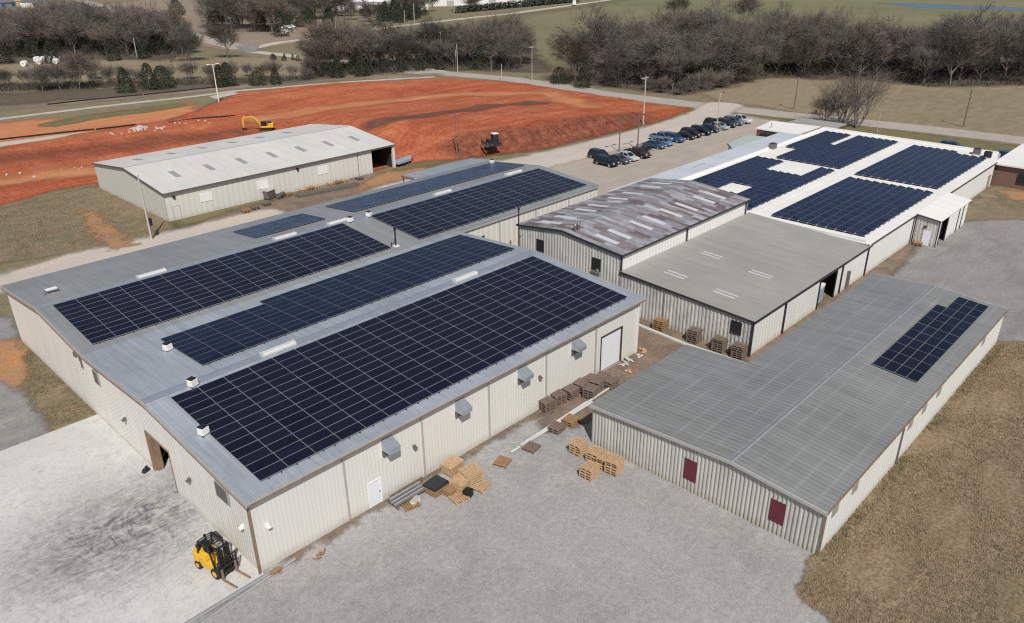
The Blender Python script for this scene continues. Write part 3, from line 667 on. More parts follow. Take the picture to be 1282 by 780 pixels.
# ridge vents
for k, (x0, x1, y, z) in enumerate([(9.2, 12.1, 13.95, 7.06), (29.8, 32.6, 13.95, 7.06), (9.0, 11.7, 37.1, 7.25), (24.0, 26.6, 37.1, 7.25), (31.0, 33.5, 37.1, 7.25), (47.3, 50.0, 37.0, 7.25), (60.6, 63.6, 37.0, 7.25)]):
    mb = MB(); mb.prism([Vector((x0, y-.28, z-.06)), Vector((x0, y-.28, z+.10)), Vector((x0, y-.18, z+.20)), Vector((x0, y+.18, z+.20)), Vector((x0, y+.28, z+.10)), Vector((x0, y+.28, z-.06))], (x1-x0, 0, 0))
    v_o = mb.build('ridge_vent', 'dull_white', whs)
    
    for xe in (x0-.03, x1+.03): cp = MB(); cp.box((xe, y, z+.07), (.05, .62, .30)); cp.build('end_cap', 'dull_white', v_o)
# black flue
fl = empty('flue', (33.16, 27.3, zM(27.3)+.14), label='slim black flue pipe standing in the warehouse roof valley', cat='flue')
mb = MB(); mb.tube((0, 0, .0), (0, 0, 2.0), .085, n=12); mb.tube((0, 0, 1.85), (0, 0, 2.15), .14, n=12); mb.build('pipe', 'black', fl)
mb = MB(); mb.bar((0, 0, .45), (-.55, .1, .35), .06); mb.bar((-.55, .1, .6), (-.55, .1, 0), .07); mb.build('brace', 'black', fl)
mb = MB(); mb.box((0, 0, .03), (.6, .6, .1)); mb.build('flashing', 'white', fl)
# white boxes on the roof
for (x, y, lab) in ((4.8, 21.2, 'white roof box with dark lid beside the notched middle solar field'), (3.3, 13.5, 'white roof box with dark lid at the front ridge end'),
                    (1.15, 7.6, 'white roof box with dark lid nearest the forklift, by the front solar field'), (33.5, 36.2, 'left of two white roof boxes near the rear ridge'),
                    (36.2, 36.2, 'right of two white roof boxes near the rear ridge'), (66.4, 45.6, 'white roof box at the far end of the rear solar strip')):
    e_ = empty('roof_box', (x, y, zM(y)+.16), R_(18), lab, 'roof unit', 'white boxes on the warehouse roof')
    mb = MB(); mb.box((0, 0, .32), (.62, .55, .5), taper=.92); mb.build('cabinet', 'white', e_, .02)
    mb = MB(); mb.box((0, .04, .60), (.5, .5, .07)); mb.build('lid', 'black', e_)
    for sx in (-1, 1):
        mb = MB(); mb.box((sx*.26, -.2, .04), (.1, .12, .12)); mb.build('foot', 'black', e_)
    mb = MB(); mb.tube((.33, 0, .35), (.38, 0, .35), .09, n=8); mb.build('port', 'black', e_)
e_ = empty('roof_hatch', (2.2, 40.4, zM(40.4)+.14), label='small dark roof frame with white top near the far left roof corner', cat='roof unit')
mb = MB(); mb.box((0, 0, .42), (1.0, .5, .06)); mb.build('top', 'white', e_)
mb = MB(); [mb.bar((sx*.4, sy*.2, .4), (sx*.75, sy*.3, 0), .06) for sx in (-1, 1) for sy in (-1, 1)]; mb.build('legs_frame', 'steel', e_)
# lean-to shed behind the warehouse
sh = empty('shed', (0, 0, 0), label='open sided grey roofed shed attached behind the rear solar strip', cat='shed')
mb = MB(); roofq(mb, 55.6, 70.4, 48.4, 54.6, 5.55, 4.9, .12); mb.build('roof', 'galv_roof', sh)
wall((70.2, 48.5), (70.2, 54.4), flat(4.9), 'wall', 'cream', sh); wall((70.2, 54.4), (62, 54.4), flat(4.88), 'wall', 'cream', sh)
for x in (55.9, 59.5):
    mb = MB(); mb.box((x, 54.4, 2.45), (.15, .15, 4.9)); mb.build('post', 'trim_rust', sh)
mb = MB(); mb.box((55.62, 51.5, 4.95), (.08, 6.2, .3)); mb.build('fascia', 'trim_rust', sh)


# ---- solar arrays
def panel_mesh(pw, ph, cells):
    mb = MB(); th = .04; f = .014
    mb.box((pw/2, ph/2, th/2), (pw-.02, ph-.02, th), mi=0)
    x0, y0, x1, y1 = .01, .01, pw-.01, ph-.01; z = th+.001
    mb.quad((x0+f, y0+f, z), (x1-f, y0+f, z), (x1-f, y1-f, z), (x0+f, y1-f, z), 1)
    return mb, cells


def solar_array(label, base, xv, sv, pw, ph, cells_at, cells='cells', name='solar_array', tilt=0.0, gapfn=None, group='solar arrays on the roofs', railext=.12):
    """base corner, unit vectors along the row and up the slope; cells_at = list of (s, t) corners in metres"""
    base, xv, sv = Vector(base), Vector(xv).normalized(), Vector(sv).normalized()
    nv = xv.cross(sv).normalized()
    if nv.z < 0: nv = -nv
    root = empty(name, base, label=label, cat='solar array', group=group)
    M = Matrix((xv, sv, nv)).transposed().to_4x4()
    if tilt: M = M @ Matrix.Rotation(tilt, 4, 'X')
    pos = [(s, t_, xv*s+sv*t_+nv*.12) for s, t_ in cells_at]
    pos.sort(key=lambda q: (base+q[2]-CAM).length)
    mb, cm = panel_mesh(pw, ph, cells)
    first = None
    for s, t_, P in pos[:100]:
        if first is None: first = o = mb.build('solar_panel', ['frame' if cm == 'cells' else 'frame_dark', cm], root, recalc=False)
        else: o = first.copy(); COL.objects.link(o); o.parent = root
        m4 = M @ Matrix.Rotation(rng.gauss(0, .004), 4, 'X') @ Matrix.Rotation(rng.gauss(0, .003), 4, 'Y'); m4.translation = P; o.matrix_local = m4
    rest = MB()
    for s, t_, P in pos[100:]:
        m4 = M @ Matrix.Rotation(rng.gauss(0, .004), 4, 'X') @ Matrix.Rotation(rng.gauss(0, .003), 4, 'Y'); m4.translation = P
        for f, mi in zip(mb.f, mb.m): rest.add([m4 @ Vector(mb.v[i]) for i in f], [tuple(range(len(f)))], mi)
    if rest.f: tag(rest.build('solar_panels', ['frame' if cm == 'cells' else 'frame_dark', cm], root, recalc=False), kind='stuff')
    rl = MB()
    if not tilt:
        cols = {}
        for s, t_ in cells_at: cols.setdefault(round(s, 2), []).append(t_)
        for s, ts in cols.items():
            for q in ((.28, .72) if railext < 1 else (.1, .3, .5, .7, .9)):
                ext = rng.uniform(.02, railext) if railext < 1 else rng.uniform(.15, railext)
                a = xv*(s+q*pw)+sv*(min(ts)-.10)+nv*.075; c = xv*(s+q*pw)+sv*(max(ts)+ph+ext)+nv*.075
                if railext < 1: rl.bar(a, c, .05, .06)
                else: rl.bar(xv*(s+q*pw)+sv*(min(ts)+.3)-nv*.055, c-nv*.13, .07, .02)  # flat dark bars at roof level, streaks running up past the panels
    else:
        for s, t_ in cells_at:
            for q in (.15, .85):
                rl.bar(xv*(s+q*pw)+sv*(t_-.08)+nv*.03, xv*(s+q*pw)+sv*(t_+ph*math.cos(tilt)+.12)+nv*.03, .09, .05)
                rl.bar(xv*(s+q*pw)+sv*(t_+ph*math.cos(tilt)-.04)+nv*.03, xv*(s+q*pw)+sv*(t_+ph*math.cos(tilt)-.04)+nv*(.10+ph*math.sin(tilt)), .05, .05)
    rl.build('rail_streak', 'black' if railext < 1 else 'roof_streak', root)
    return root


def roof_field(label, x0, x1, y0, y1, ncol, nrow, yoff=None, skip=None, cells='cells', railext=.12, zf=zM, base_up=.155):
    z0, z1 = zf(y0)+base_up, zf(y1)+base_up
    S = Vector((0, y1-y0, z1-z0)); Ls = S.length; pw = (x1-x0)/ncol; ph = Ls/nrow
    cl = [(i*pw, j*ph) for i in range(ncol) for j in range(nrow) if not (skip and skip(i, j))]
    return solar_array(label, (x0, y0, z0), (1, 0, 0), S, pw, ph, cl, cells, railext=railext)


roof_field('largest dark solar array on the near slope of the warehouse', 1.35, 39.9, .72, 12.95, 19, 13)
roof_field('blue solar array with a stepped end in the middle of the warehouse roof', 5.2, 40.3, 15.9, 24.6, 18, 9, skip=lambda i, j: j == 8 and i < 5, cells='cells_sky_mid')
roof_field('long dark solar array over the warehouse valley, left of the black flue', .95, 32.3, 27.0, 36.1, 16, 10)
roof_field('dark solar array on the warehouse between the black flue and parking lot', 36.2, 66.3, 26.9, 36.0, 15, 10)
roof_field('small blue solar array alone on the warehouse back slope', 23.1, 32.4, 39.7, 45.0, 9, 3, cells='cells_sky_pale')
roof_field('long blue solar strip on the far back slope of the warehouse', 36.2, 67.0, 39.3, 45.7, 29, 4, cells='cells_sky_pale')

# ---- right-hand building with the stepped roof
RX0, RX1, RY0, RYr, RY1, RY2 = 25.83, 66.9, -25.13, -18.5, -6.34, -12.3
STX = 39.4
zR = lambda y: float(np.interp(y, [RY0, RYr, RY1], [3.57, 4.12, 3.45]))
rb = empty('workshop', (0, 0, 0), label='low grey workshop with stepped metal roof and two maroon doors, right front', cat='workshop')
d1a, d1b = atx(856, 596, RX0), atx(872, 566, RX0); d2a, d2b = atx(962, 650, RX0), atx(983, 616, RX0)
def dh(a, b_): return (RY1-max(a.y, b_.y), RY1-min(a.y, b_.y), min(a.z, b_.z), max(a.z, b_.z))
h1 = dh(d1a, d1b); h2 = dh(d2a, d2b)
h1 = (h1[0], h1[0]+1.05, max(.75, 1.0), 2.75); h2 = (h2[0], h2[0]+1.05, 1.0, 2.75)
wall((RX0, RY1), (RX0, RY0), Z([(0, 3.45), (RY1-RYr, 4.12), (RY1-RY0, 3.57)]), 'front_wall', 'corr_tan', rb, .305, .085, [h1, h2])
for h_ in (h1, h2): frame_door(rb, 'window_shutter', (RX0, RY1-h_[0]), (0, -1), h_[1]-h_[0], h_[3]-h_[2], 'maroon', (-1, 0), .1, h_[2], 'trim_pale', .07)
wall((RX0, RY0), (RX1, RY0), flat(3.57), 'side_wall', 'white_wall', rb, .61, .02)
wall((RX1, RY0), (RX1, RY2), Z([(0, 3.57), (RYr-RY0, 4.12), (RY2-RY0, zR(RY2))]), 'gable_wall', 'corr_tan', rb)
wall((RX1, RY2), (STX, RY2), flat(zR(RY2)), 'side_wall', 'corr_tan', rb); wall((STX, RY2), (STX, RY1), flat(3.4), 'side_wall', 'corr_tan', rb)
wall((STX, RY1), (RX0, RY1), flat(3.45), 'side_wall', 'corr_tan', rb)
mb = MB(); roofq(mb, RX0-.2, RX1+.15, RY0-.12, RYr, 3.57, 4.14, .12); roofq(mb, RX0-.2, RX1+.15, RYr, RY2+.08, 4.14, zR(RY2)+.02, .12); roofq(mb, RX0-.2, STX+.15, RY2+.08, RY1+.15, zR(RY2)+.02, 3.46, .12)
mb.build('roof', 'grey_roof', rb)
mb = MB(); z_ = 4.14+.12; mb.prism([Vector((RX0-.2, RYr-.14, z_-.02)), Vector((RX0-.2, RYr, z_+.05)), Vector((RX0-.2, RYr+.14, z_-.02)), Vector((RX0-.2, RYr, z_-.03))], (RX1-RX0+.35, 0, 0)); mb.build('ridge_cap', simple('dull_ridge', (.265, .28, .29), .55, .15, var=.2), rb)
mb = MB()
for y0, z0, y1, z1 in ((RY0-.15, 3.60, RYr, 4.17), (RYr, 4.17, RY1+.15, 3.50)): mb.bar((RX0-.26, y0, z0), (RX0-.26, y1, z1), .16, .22)
mb.build('rake_trim', 'trim_pale', rb); mb = MB()
for y0, z0, y1, z1 in ((RY0-.15, 3.60, RYr, 4.17), (RYr, 4.17, RY2, zR(RY2)+.05)): mb.bar((RX1+.2, y0, z0), (RX1+.2, y1, z1), .1, .2)
mb.build('rake_trim', 'trim_pale', rb)
mb = MB(); mb.box(((RX0+RX1)/2, RY0-.17, 3.57), (RX1-RX0+.3, .06, .10)); mb.build('eave_trim', 'trim_rust', rb); mb = MB(); mb.box((RX0-.08, RY0-.07, 1.75), (.10, .10, 3.5)); mb.build('corner_trim', 'trim_rust', rb)
for c in ((1125, 560), ): downspout('downspout', (aty(*c, RY0).x, RY0), .1, 3.5, 'steel', rb, w=.1)
for c in ((1046, 634), (1071.5, 605), (1141, 525), (1158, 506.5), (1176, 487.6), (1232.5, 421)):
    P = aty(*c, RY0); mb = MB(); mb.box((P.x, RY0-.03, 2.75), (1.0, .05, .75)); mb.build('window', 'skylight_grey', rb)
roof_field('lone dark solar array on the low grey workshop roof', 45.9, 65.9, -23.85, -20.15, 11, 4, skip=lambda i, j: j == 3 and i >= 9, railext=1.2, zf=zR, base_up=.14)

# ---- gabled building with the patchwork roof
GX0, GX1, GY0, GY1, GYr = 47.6, 75.0, 7.2, 22.15, 15.4
gb = empty('workshop', (0, 0, 0), label='grey corrugated gable building with rusty patchwork roof and skylights', cat='workshop')
gprof = [(0, 6.5), (GY1-GYr, 7.32), (GY1-GY0, 6.5)]
wall((GX0, GY1), (GX0, GY0), Z(gprof), 'gable_wall', 'corr_grey', gb, .42, .07)
wall((GX0, GY0), (GX1, GY0), flat(6.5), 'side_wall', 'white_wall', gb, .61, .02); wall((GX1, GY0), (GX1, GY1), Z([(0, 6.5), (GYr-GY0, 7.32), (GY1-GY0, 6.5)]), 'gable_wall', 'corr_grey', gb)
wall((GX1, GY1), (GX0, GY1), flat(6.5), 'side_wall', 'corr_grey', gb)
mb = MB(); roofq(mb, GX0-.2, GX1+.15, GY0-.25, GYr, 6.48, 7.34, .1); roofq(mb, GX0-.2, GX1+.15, GYr, GY1+.25, 7.34, 6.48, .1); mb.build('roof', 'patch_roof', gb)
mb = MB()
for y0, z0, y1, z1 in ((GY0-.27, 6.47, GYr, 7.33), (GYr, 7.33, GY1+.27, 6.47)): mb.bar((GX0-.24, y0, z0), (GX0-.24, y1, z1), .07, .24)
mb.box(((GX0+GX1)/2, GY0-.31, 6.47), (GX1-GX0+.4, .09, .2))
for x in (GX0+.02, 60.5, 74.5): mb.box((x, GY0-.09, 5.45), (.16, .14, 1.95))
mb.build('gutter', 'trim_dark', gb)
zG = lambda y: float(np.interp(y, [GY0, GYr, GY1], [6.5, 7.34, 6.5]))+.1
org = (640, 210)
for (a, c) in ((365, 277), (418, 258), (500, 223), (548, 203), (620, 176), (680, 152), (748, 124), (790, 107), (165, 218), (222, 198), (300, 170), (350, 153), (428, 125), (487, 105), (548, 77), (592, 64)):
    P = at(org[0]+a/3.119, org[1]+c/3.119, 6.95); mb = MB(); q = 1.55
    P.y = 10.6 if P.y < GYr else 18.9
    x_ = P.x; mb.prism([Vector((x_-.36, P.y-q, zG(P.y-q)+.012)), Vector((x_+.36, P.y-q, zG(P.y-q)+.012)), Vector((x_+.36, P.y+q, zG(P.y+q)+.012)), Vector((x_-.36, P.y+q, zG(P.y+q)+.012))], (0, 0, .03))
    mb.build('skylight', 'skylight', gb)
for c in ((677, 307), (747, 330.5)):
    P = atx(*c, GX0); window(gb, (GX0-.06, P.y, P.z), (0, -1), 1.0, 1.25, (-1, 0))
P = atx(747.5, 340, GX0); mb = MB(); mb.box((GX0-.45, P.y, P.z-.1), (.7, .8, .55)); o = mb.build('wall_unit', 'steel', gb); mb = MB(); mb.tube((GX0-.4, P.y-.35, P.z+.1), (GX0-.4, P.y-.35, P.z+.5), .12); mb.build('duct', 'galv', o)
e_ = empty('roof_vent', at(722, 290, 7.2), label='pair of grey stub stacks on the patchwork roof', cat='roof unit'); e_.location.z = zG(e_.location.y)-.02
for sx in (-.32, .32):
    mb = MB(); mb.tube((sx, 0, -.1), (sx, 0, .75), .17); mb.tube((sx, 0, .72), (sx, 0, .98), .27, .1); mb.build('stack', 'steel', e_)
# mast at its corner
P = Vector((GX0-.45, GY1-.35, 0)); ms = empty('service_mast', P, label='black service mast at the rear corner of the patchwork-roofed building', cat='mast')
mb = MB(); mb.tube((0, 0, 0), (0, 0, 8.6), .075); mb.build('pipe', 'black', ms); mb = MB(); mb.tube((0, 0, 8.5), (0, 0, 8.75), .13); mb.build('weatherhead', 'black', ms)
mb = MB(); mb.bar((0, 0, 5.2), (.45, 0, 5.2), .06); mb.bar((0, 0, 2.5), (.45, 0, 2.5), .06); mb.build('bracket', 'black', ms)

# ---- flat lean-to beside it
LY0, LY1 = -8.5, 7.15; zL = lambda y: float(np.interp(y, [LY0, LY1], [3.75, 4.55]))
lt = empty('annex', (0, 0, 0), label='low annex with flat grey green roof and black trimmed walls', cat='annex')
wP = atx(922, 411, GX0)
wall((GX0, LY1), (GX0, LY0), Z([(0, 4.55), (LY1-LY0, 3.75)]), 'front_wall', 'corr_grey', lt, .42, .07)
ox0, ox1 = aty(1021, 388, LY0).x, aty(1041.5, 373, LY0).x
wall((GX0, LY0), (76.0, LY0), flat(3.75), 'side_wall', 'white_wall', lt, .61, .02, [(ox0-GX0, ox1-GX0, .03, 3.35)])
mb = MB(); roofq(mb, GX0-.15, 75.5, LY0-.2, LY1-.02, 3.74, 4.55, .12); mb.build('roof', 'flat_roof', lt)
mb = MB(); mb.bar((GX0-.2, LY0-.24, 3.78), (GX0-.2, LY1, 4.6), .08, .2); mb.box(((GX0+76)/2, LY0-.26, 3.78), (76-GX0+.3, .1, .17)); mb.box((GX0-.06, LY0-.06, 1.9), (.18, .18, 3.7)); mb.build('gutter', 'trim_dark', lt)
for c in ((981, 396), (1052.5, 347), (1084, 327)): downspout('downspout', (aty(*c, LY0).x, LY0), .1, 3.7, 'black', lt, w=.17, d=.14)
downspout('downspout', (GX0, 1.4), .1, 4.2, 'galv', lt, n=(-1, 0), w=.12)
mb = MB(); mb.box(((ox0+ox1)/2, LY0+2.6, 1.7), (ox1-ox0+6, .1, 3.4)); mb.box((ox0-1.5, LY0+1.4, 1.7), (.1, 2.5, 3.4)); mb.box((ox1+1.5, LY0+1.4, 1.7), (.1, 2.5, 3.4)); mb.build('shade_lining', 'interior', lt)
mb = MB(); mb.box((ox0-.04, LY0-.05, 1.7), (.14, .14, 3.4)); mb.box((ox1+.04, LY0-.05, 1.7), (.14, .14, 3.4)); mb.box(((ox0+ox1)/2, LY0-.05, 3.42), (ox1-ox0, .14, .14)); mb.build('door_frame', 'black', lt)
window(lt, (GX0-.06, wP.y, wP.z+.1), (0, -1), 1.0, 1.2, (-1, 0))
for c in ((890.5, 322.5), (846, 347), (952.5, 343), (908, 367.5)):
    P = at(*c, 4.15)
    for sx in (-.33, .33):
        mb = MB(); mb.prism([Vector((P.x+sx-.11, P.y-1.25, zL(P.y-1.25)+.125)), Vector((P.x+sx+.11, P.y-1.25, zL(P.y-1.25)+.125)), Vector((P.x+sx+.11, P.y+1.25, zL(P.y+1.25)+.125)), Vector((P.x+sx-.11, P.y+1.25, zL(P.y+1.25)+.125))], (0, 0, .03)); mb.build('skylight_strip', 'skylight', lt)
mb = MB(); mb.box((aty(1059, 352, LY0).x, LY0-.18, 1.3), (.35, .3, 1.9)); mb.build('conduit_box', 'steel', lt)
wg = empty('wrapped_stack', ((ox0*.6+ox1*.4), LY0+.75, .03), label='white and blue wrapped goods standing in the annex doorway', cat='goods')
mb = MB(); mb.box((0, 0, 1.05), (1.1, 1.0, 1.8)); mb.build('bundle', 'wrap_blue', wg, .08); mb = MB(); mb.box((0, 0, 2.1), (1.15, 1.05, .4)); mb.build('cover', 'white', wg, .06); mb = MB(); mb.box((0, 0, .07), (1.2, 1.1, .13)); mb.build('pallet', 'wood_old', wg)

# ---- white flat-roofed building with four solar fields
FX0, FX1, FY0, FY1 = 75.6, 135.5, -8.5, 23.2
fb = empty('factory', (0, 0, 0), label='long factory with white flat roof carrying four solar fields', cat='factory')
wall((76.0, FY0), (FX1-7, FY0), flat(4.0), 'side_wall', 'white_wall', fb, .61, .02); wall((FX1, FY0+1), (FX1, FY1), flat(4.0), 'end_wall', 'white_wall', fb)
wall((FX1, FY1), (FX0, FY1), flat(4.0), 'side_wall', 'white_wall', fb)
mb = MB(); slab(mb, [(FX0, FY0-.15, 3.92), (FX1-7, FY0-.15, 3.92), (FX1-.6, FY0+1.2, 3.92), (FX1, FY1, 3.92), (FX0, FY1, 3.92)], .16); mb.build('roof', 'white_roof', fb)
mb = MB(); mb.box(((FX0+FX1)/2, FY1, 4.2), (FX1-FX0, .3, .35)); mb.bar((FX1-.1, FY1, 4.2), (FX1-.7, FY0+1.2, 4.2), .5, .35); mb.box((FX0+.3, 7.2-7.7, 4.22), (.5, 15.2, .28)); mb.build('parapet', 'white_roof', fb)
mb = MB(); mb.box((FX1-7-26, FY0-.2, 3.93), (52.5, .1, .14)); mb.build('gutter', 'trim_dark', fb)
for x in (91.0, 104.2): downspout('downspout', (x, FY0), .1, 3.9, 'black', fb, w=.14)
P = aty(1238.5, 222, FY0); frame_door(fb, 'door', (126.3, FY0), (1, 0), .95, 2.05, 'trim_pale', (0, -1), .03, .02)
mb = MB(); slab(mb, [(FX0+.7, 7.05, 4.10), (FX1-2, 7.05, 4.10), (FX1-2, 7.35, 4.10), (FX0+.7, 7.35, 4.10)], .05); mb.build('roof_walkway', 'white_roof', fb)
def flat_field(label, x0, x1, y0, y1, hole):
    pw, ph, pitch = 1.0*(x1-x0)/round((x1-x0)/1.68), 1.02, 1.22
    n = int((x1-x0)/pw+.01); rows = int((y1-y0)/pitch); cl = []
    for j in range(rows):
        for i in range(n):
            cx, cy = x0+(i+.5)*pw, y0+(j+.45)*pitch
            if not hole(cx, cy): cl.append((i*pw, j*pitch))
    solar_array(label, (x0, y0, 4.12), (1, 0, 0), (0, 1, 0), pw, ph, cl, 'cells_blue', tilt=R_(9))
flat_field('near right solar field on the white roof, beside the white shed', 77.4, 102.6, -7.1, 6.2, lambda x, y: False)
flat_field('far right solar field on the white roof, by the brick building', 105.0, 131.0, -6.9, 6.4, lambda x, y: x > 129.0 and y < -2)
flat_field('near left solar field on the white roof with notches, behind the patchwork roof', 76.6, 105.3, 8.3, 21.9, lambda x, y: (x > 97.8 and 10.8 < y < 16.4) or (83 < x < 87.6 and 13.6 < y < 16.8))
flat_field('far left solar field on the white roof, nearest the road', 106.8, 132.2, 8.2, 21.8, lambda x, y: (x < 114.6 and y > 18.6) or (x > 122.6 and 14.9 < y < 16.3))
for (c, lab) in (((1222.5, 193), 'grey roof air conditioner, left of the pair by the brick building'), ((1236, 197), 'dark roof air conditioner, right of the pair by the brick building'), ((967, 186), 'roof air conditioner on the white roof between the left solar fields')):
    P = at(*c, 4.1); e_ = empty('air_conditioner', P, .1, lab, 'air conditioner', 'roof air conditioners'); mb = MB(); mb.box((0, 0, .5), (1.3, 1.1, .85)); mb.build('casing', 'steel' if 'dark' not in lab else 'black', e_, .03)
    mb = MB(); mb.tube((0, 0, .93), (0, 0, 1.0), .42, n=14); mb.build('fan_guard', 'black', e_); mb = MB(); mb.box((0, 0, .04), (1.5, 1.25, .08)); mb.build('base', 'concrete', e_)
# lower blue-white roof along its far side
st = empty('side_building', (0, 0, 0), label='narrow building with blue white metal roof beside the parking lot', cat='building')
mb = MB(); roofq(mb, 75.3, 130.0, 23.4, 29.9, 3.55, 3.05, .12); mb.build('roof', 'blue_white_roof', st)
wall((130, 29.7), (75.4, 29.7), flat(3.05), 'wall', 'white_wall', st); wall((75.4, 29.7), (75.4, 23.5), Z([(0, 3.05), (6.2, 3.5)]), 'end_wall', 'white_wall', st)
wall((130, 23.5), (130, 29.7), Z([(0, 3.5), (6.2, 3.05)]), 'end_wall', 'white_wall', st)
for c in ((891, 215), (898, 212)):
    P = at(*c, 3.6); mb = MB(); mb.box((P.x, 24.2, 3.75), (.35, .35, .4)); mb.build('vent', 'trim_rust', st)
mb = MB(); mb.box((at(870, 207, 3.2).x, 27.6, 3.34), (3.5, .12, .06)); mb.build('roof_bar', 'steel', st)
cn = empty('canopy', (0, 0, 0), label='low pale green canopy roof beside the parking lot', cat='canopy')
mb = MB(); slab(mb, [(112.6, 30.1, 2.75), (126.4, 30.1, 2.75), (126.4, 34.5, 2.6), (117, 33.6, 2.6)], .1); mb.build('roof', simple('pale_green_roof', (.42, .47, .44), .6, var=.08), cn)
for x, y in ((113.1, 30.3), (117.2, 33.3), (126.2, 34.2)):
    mb = MB(); mb.box((x, y, 1.3), (.14, .14, 2.6)); mb.build('post', 'trim_dark', cn)
mb = MB(); mb.bar((112.6, 30.1, 2.78), (117, 33.6, 2.62), .1, .2); mb.build('fascia', 'trim_dark', cn)
ob = empty('office', (0, 0, 0), label='small white roofed office at the end of the parking lot', cat='office')
mb = MB(); slab(mb, [(130.6, 26.3, 3.0), (141, 26.3, 3.0), (139.6, 36.3, 3.0), (130.9, 35.3, 3.0)], .22); mb.build('roof', 'white_roof', ob)
wall((131, 35), (131, 26.6), flat(3.0), 'front_wall', 'brick', ob); wall((131, 26.6), (140.5, 26.6), flat(3), 'side_wall', 'brick', ob); wall((140.5, 26.6), (139.2, 36), flat(3), 'end_wall', 'brick', ob); wall((139.2, 36), (131, 35), flat(3), 'side_wall', 'brick', ob)
mb = MB(); mb.box((130.85, 30.8, 1.7), (.08, 6.6, 1.6)); mb.build('window_band', 'glass', ob)
mb = MB(); mb.tube((133, 33, 3.2), (133, 33, 4.3), .06); mb.build('vent_pipe', 'steel', ob)
gl = empty('storage_building', (0, 0, 0), label='low dark grey roofed building behind the white roofed office', cat='building')
mb = MB(); slab(mb, [(143, 24.5, 2.4), (150, 24.5, 2.4), (150, 34.5, 2.4), (143, 34.5, 2.4)], .2); mb.build('roof', 'flat_roof', gl); mb = MB(); mb.box((146.5, 29.5, 1.2), (6.7, 9.6, 2.36)); mb.build('walls', 'brick', gl)

# white shed on the factory's side
ss = empty('shed', (0, 0, 0), label='white roofed shed with open dark doorway against the factory wall', cat='shed')
SX0, SX1, SY0 = 91.6, 104.0, -11.5
wall((SX0, FY0-.2), (SX0, SY0), Z([(0, 3.85), (3, 3.62)]), 'end_wall', 'corr_grey', ss, .42, .05)
wall((SX0, SY0), (SX1, SY0), flat(3.6), 'front_wall', 'white_wall', ss, .61, .03, [(1.0, 3.6, .02, 3.3)]); wall((SX1, SY0), (SX1, FY0-.2), flat(3.6), 'end_wall', 'white_wall', ss)
mb = MB(); roofq(mb, SX0-.25, SX1+.25, SY0-.25, FY0-.1, 3.62, 4.1, .1); mb.build('roof', 'white_roof', ss)
mb = MB(); mb.box((SX0+2.3, FY0-.35, 1.6), (4.2, .06, 3.2)); mb.box((SX0+4.4, SY0+1.4, 1.6), (.06, 2.5, 3.2)); mb.build('shade_lining', 'interior', ss)
for x in (SX0+.05, SX0+.95, SX0+3.65, SX0+8.4, SX0+10.2): mb = MB(); mb.box((x, SY0-.06, 1.75), (.14, .12, 3.4)); mb.build('downspout', 'trim_dark', ss)
mb = MB(); mb.bar((SX0-.28, SY0-.25, 3.64), (SX0-.28, FY0-.2, 4.0), .06, .14); mb.build('trim', 'trim_dark', ss)
mb = MB(); mb.box((SX0-.08, SY0+1.2, 1.05), (.06, .9, 2.0)); mb.build('door', 'white_door', ss)
mb = MB(); mb.box((SX0-.14, SY0+1.55, 2.55), (.16, .22, .3)); mb.build('wall_lamp', 'black', ss)
# brick building at the right edge
bb = empty('brick_building', (0, 0, 0), label='brown brick building with white flat roof at the right edge', cat='building')
BX = 129.3
t = NT('brick_wall'); br = t.n("ShaderNodeTexBrick"); p = t.pos(); sw = t.n("ShaderNodeSeparateXYZ"); t.set(sw.inputs[0], p); cvb = t.n("ShaderNodeCombineXYZ"); t.set(cvb.inputs[0], t.math('ADD', sw.outputs[0], sw.outputs[1])); t.set(cvb.inputs[1], sw.outputs[2]); t.set(br.inputs['Vector'], cvb.outputs[0])
br.inputs['Scale'].default_value = 3.0
for k_, c_ in (('Color1', (.20, .095, .07, 1)), ('Color2', (.14, .065, .05, 1)), ('Mortar', (.25, .22, .2, 1))): br.inputs[k_].default_value = c_
t.fin(br.outputs[0], .9); MT['brickw'] = t.m
mb = MB(); mb.box((BX+9, FY0-2.0-4.2+2.2, 1.75), (17.9, 8.4, 3.5)); 
bwall = mb.build('wall', 'brickw', bb)
mb = MB(); mb.box((BX+9, FY0-4.0, 3.62), (18.9, 9.0, .22)); mb.build('roof', 'white_roof', bb)
window(bb, (BX-.05, FY0-4.6, 1.8), (0, -1), 2.0, 1.4, (-1, 0)); mb = MB(); mb.box((BX+8.5, FY0-8.6, 1.5), (9.5, 1.2, 3.0)); mb.build('white_annex', 'white_wall', bb)

# ---- pale long shed at upper left
WX0, WX1, WY0, WY1 = 27.6, 69.9, 74.8, 101.6; WYr = 88.2
wb = empty('storage_shed', (0, 0, 0), label='long pale grey storage shed with open corner bay near the red earth', cat='shed')
wz = Z([(0, 4.25), (WY1-WYr, 5.75), (WY1-WY0, 4.25)])
wall((WX0, WY1), (WX0, WY0), wz, 'gable_wall', 'w_wall', wb, .9, .02)
obx = aty(467.5, 222, WY0).x
wall((WX0, WY0), (WX1, WY0), flat(4.25), 'side_wall', 'w_wall', wb, .9, .02, [(obx-WX0, WX1-WX0-.3, .01, 4.0)])
wall((WX1, WY0), (WX1, WY1), Z([(0, 4.25), (WYr-WY0, 5.75), (WY1-WY0, 4.25)]), 'gable_wall', 'w_wall', wb, .9, .02)
wall((WX1, WY1), (WX0, WY1), flat(4.25), 'side_wall', 'w_wall', wb, .9, .02)
mb = MB(); roofq(mb, WX0-.2, WX1+.3, WY0-.3, WYr, 4.24, 5.78, .12); roofq(mb, WX0-.2, WX1+.3, WYr, WY1+.3, 5.78, 4.24, .12); mb.build('roof', 'pale_roof', wb)
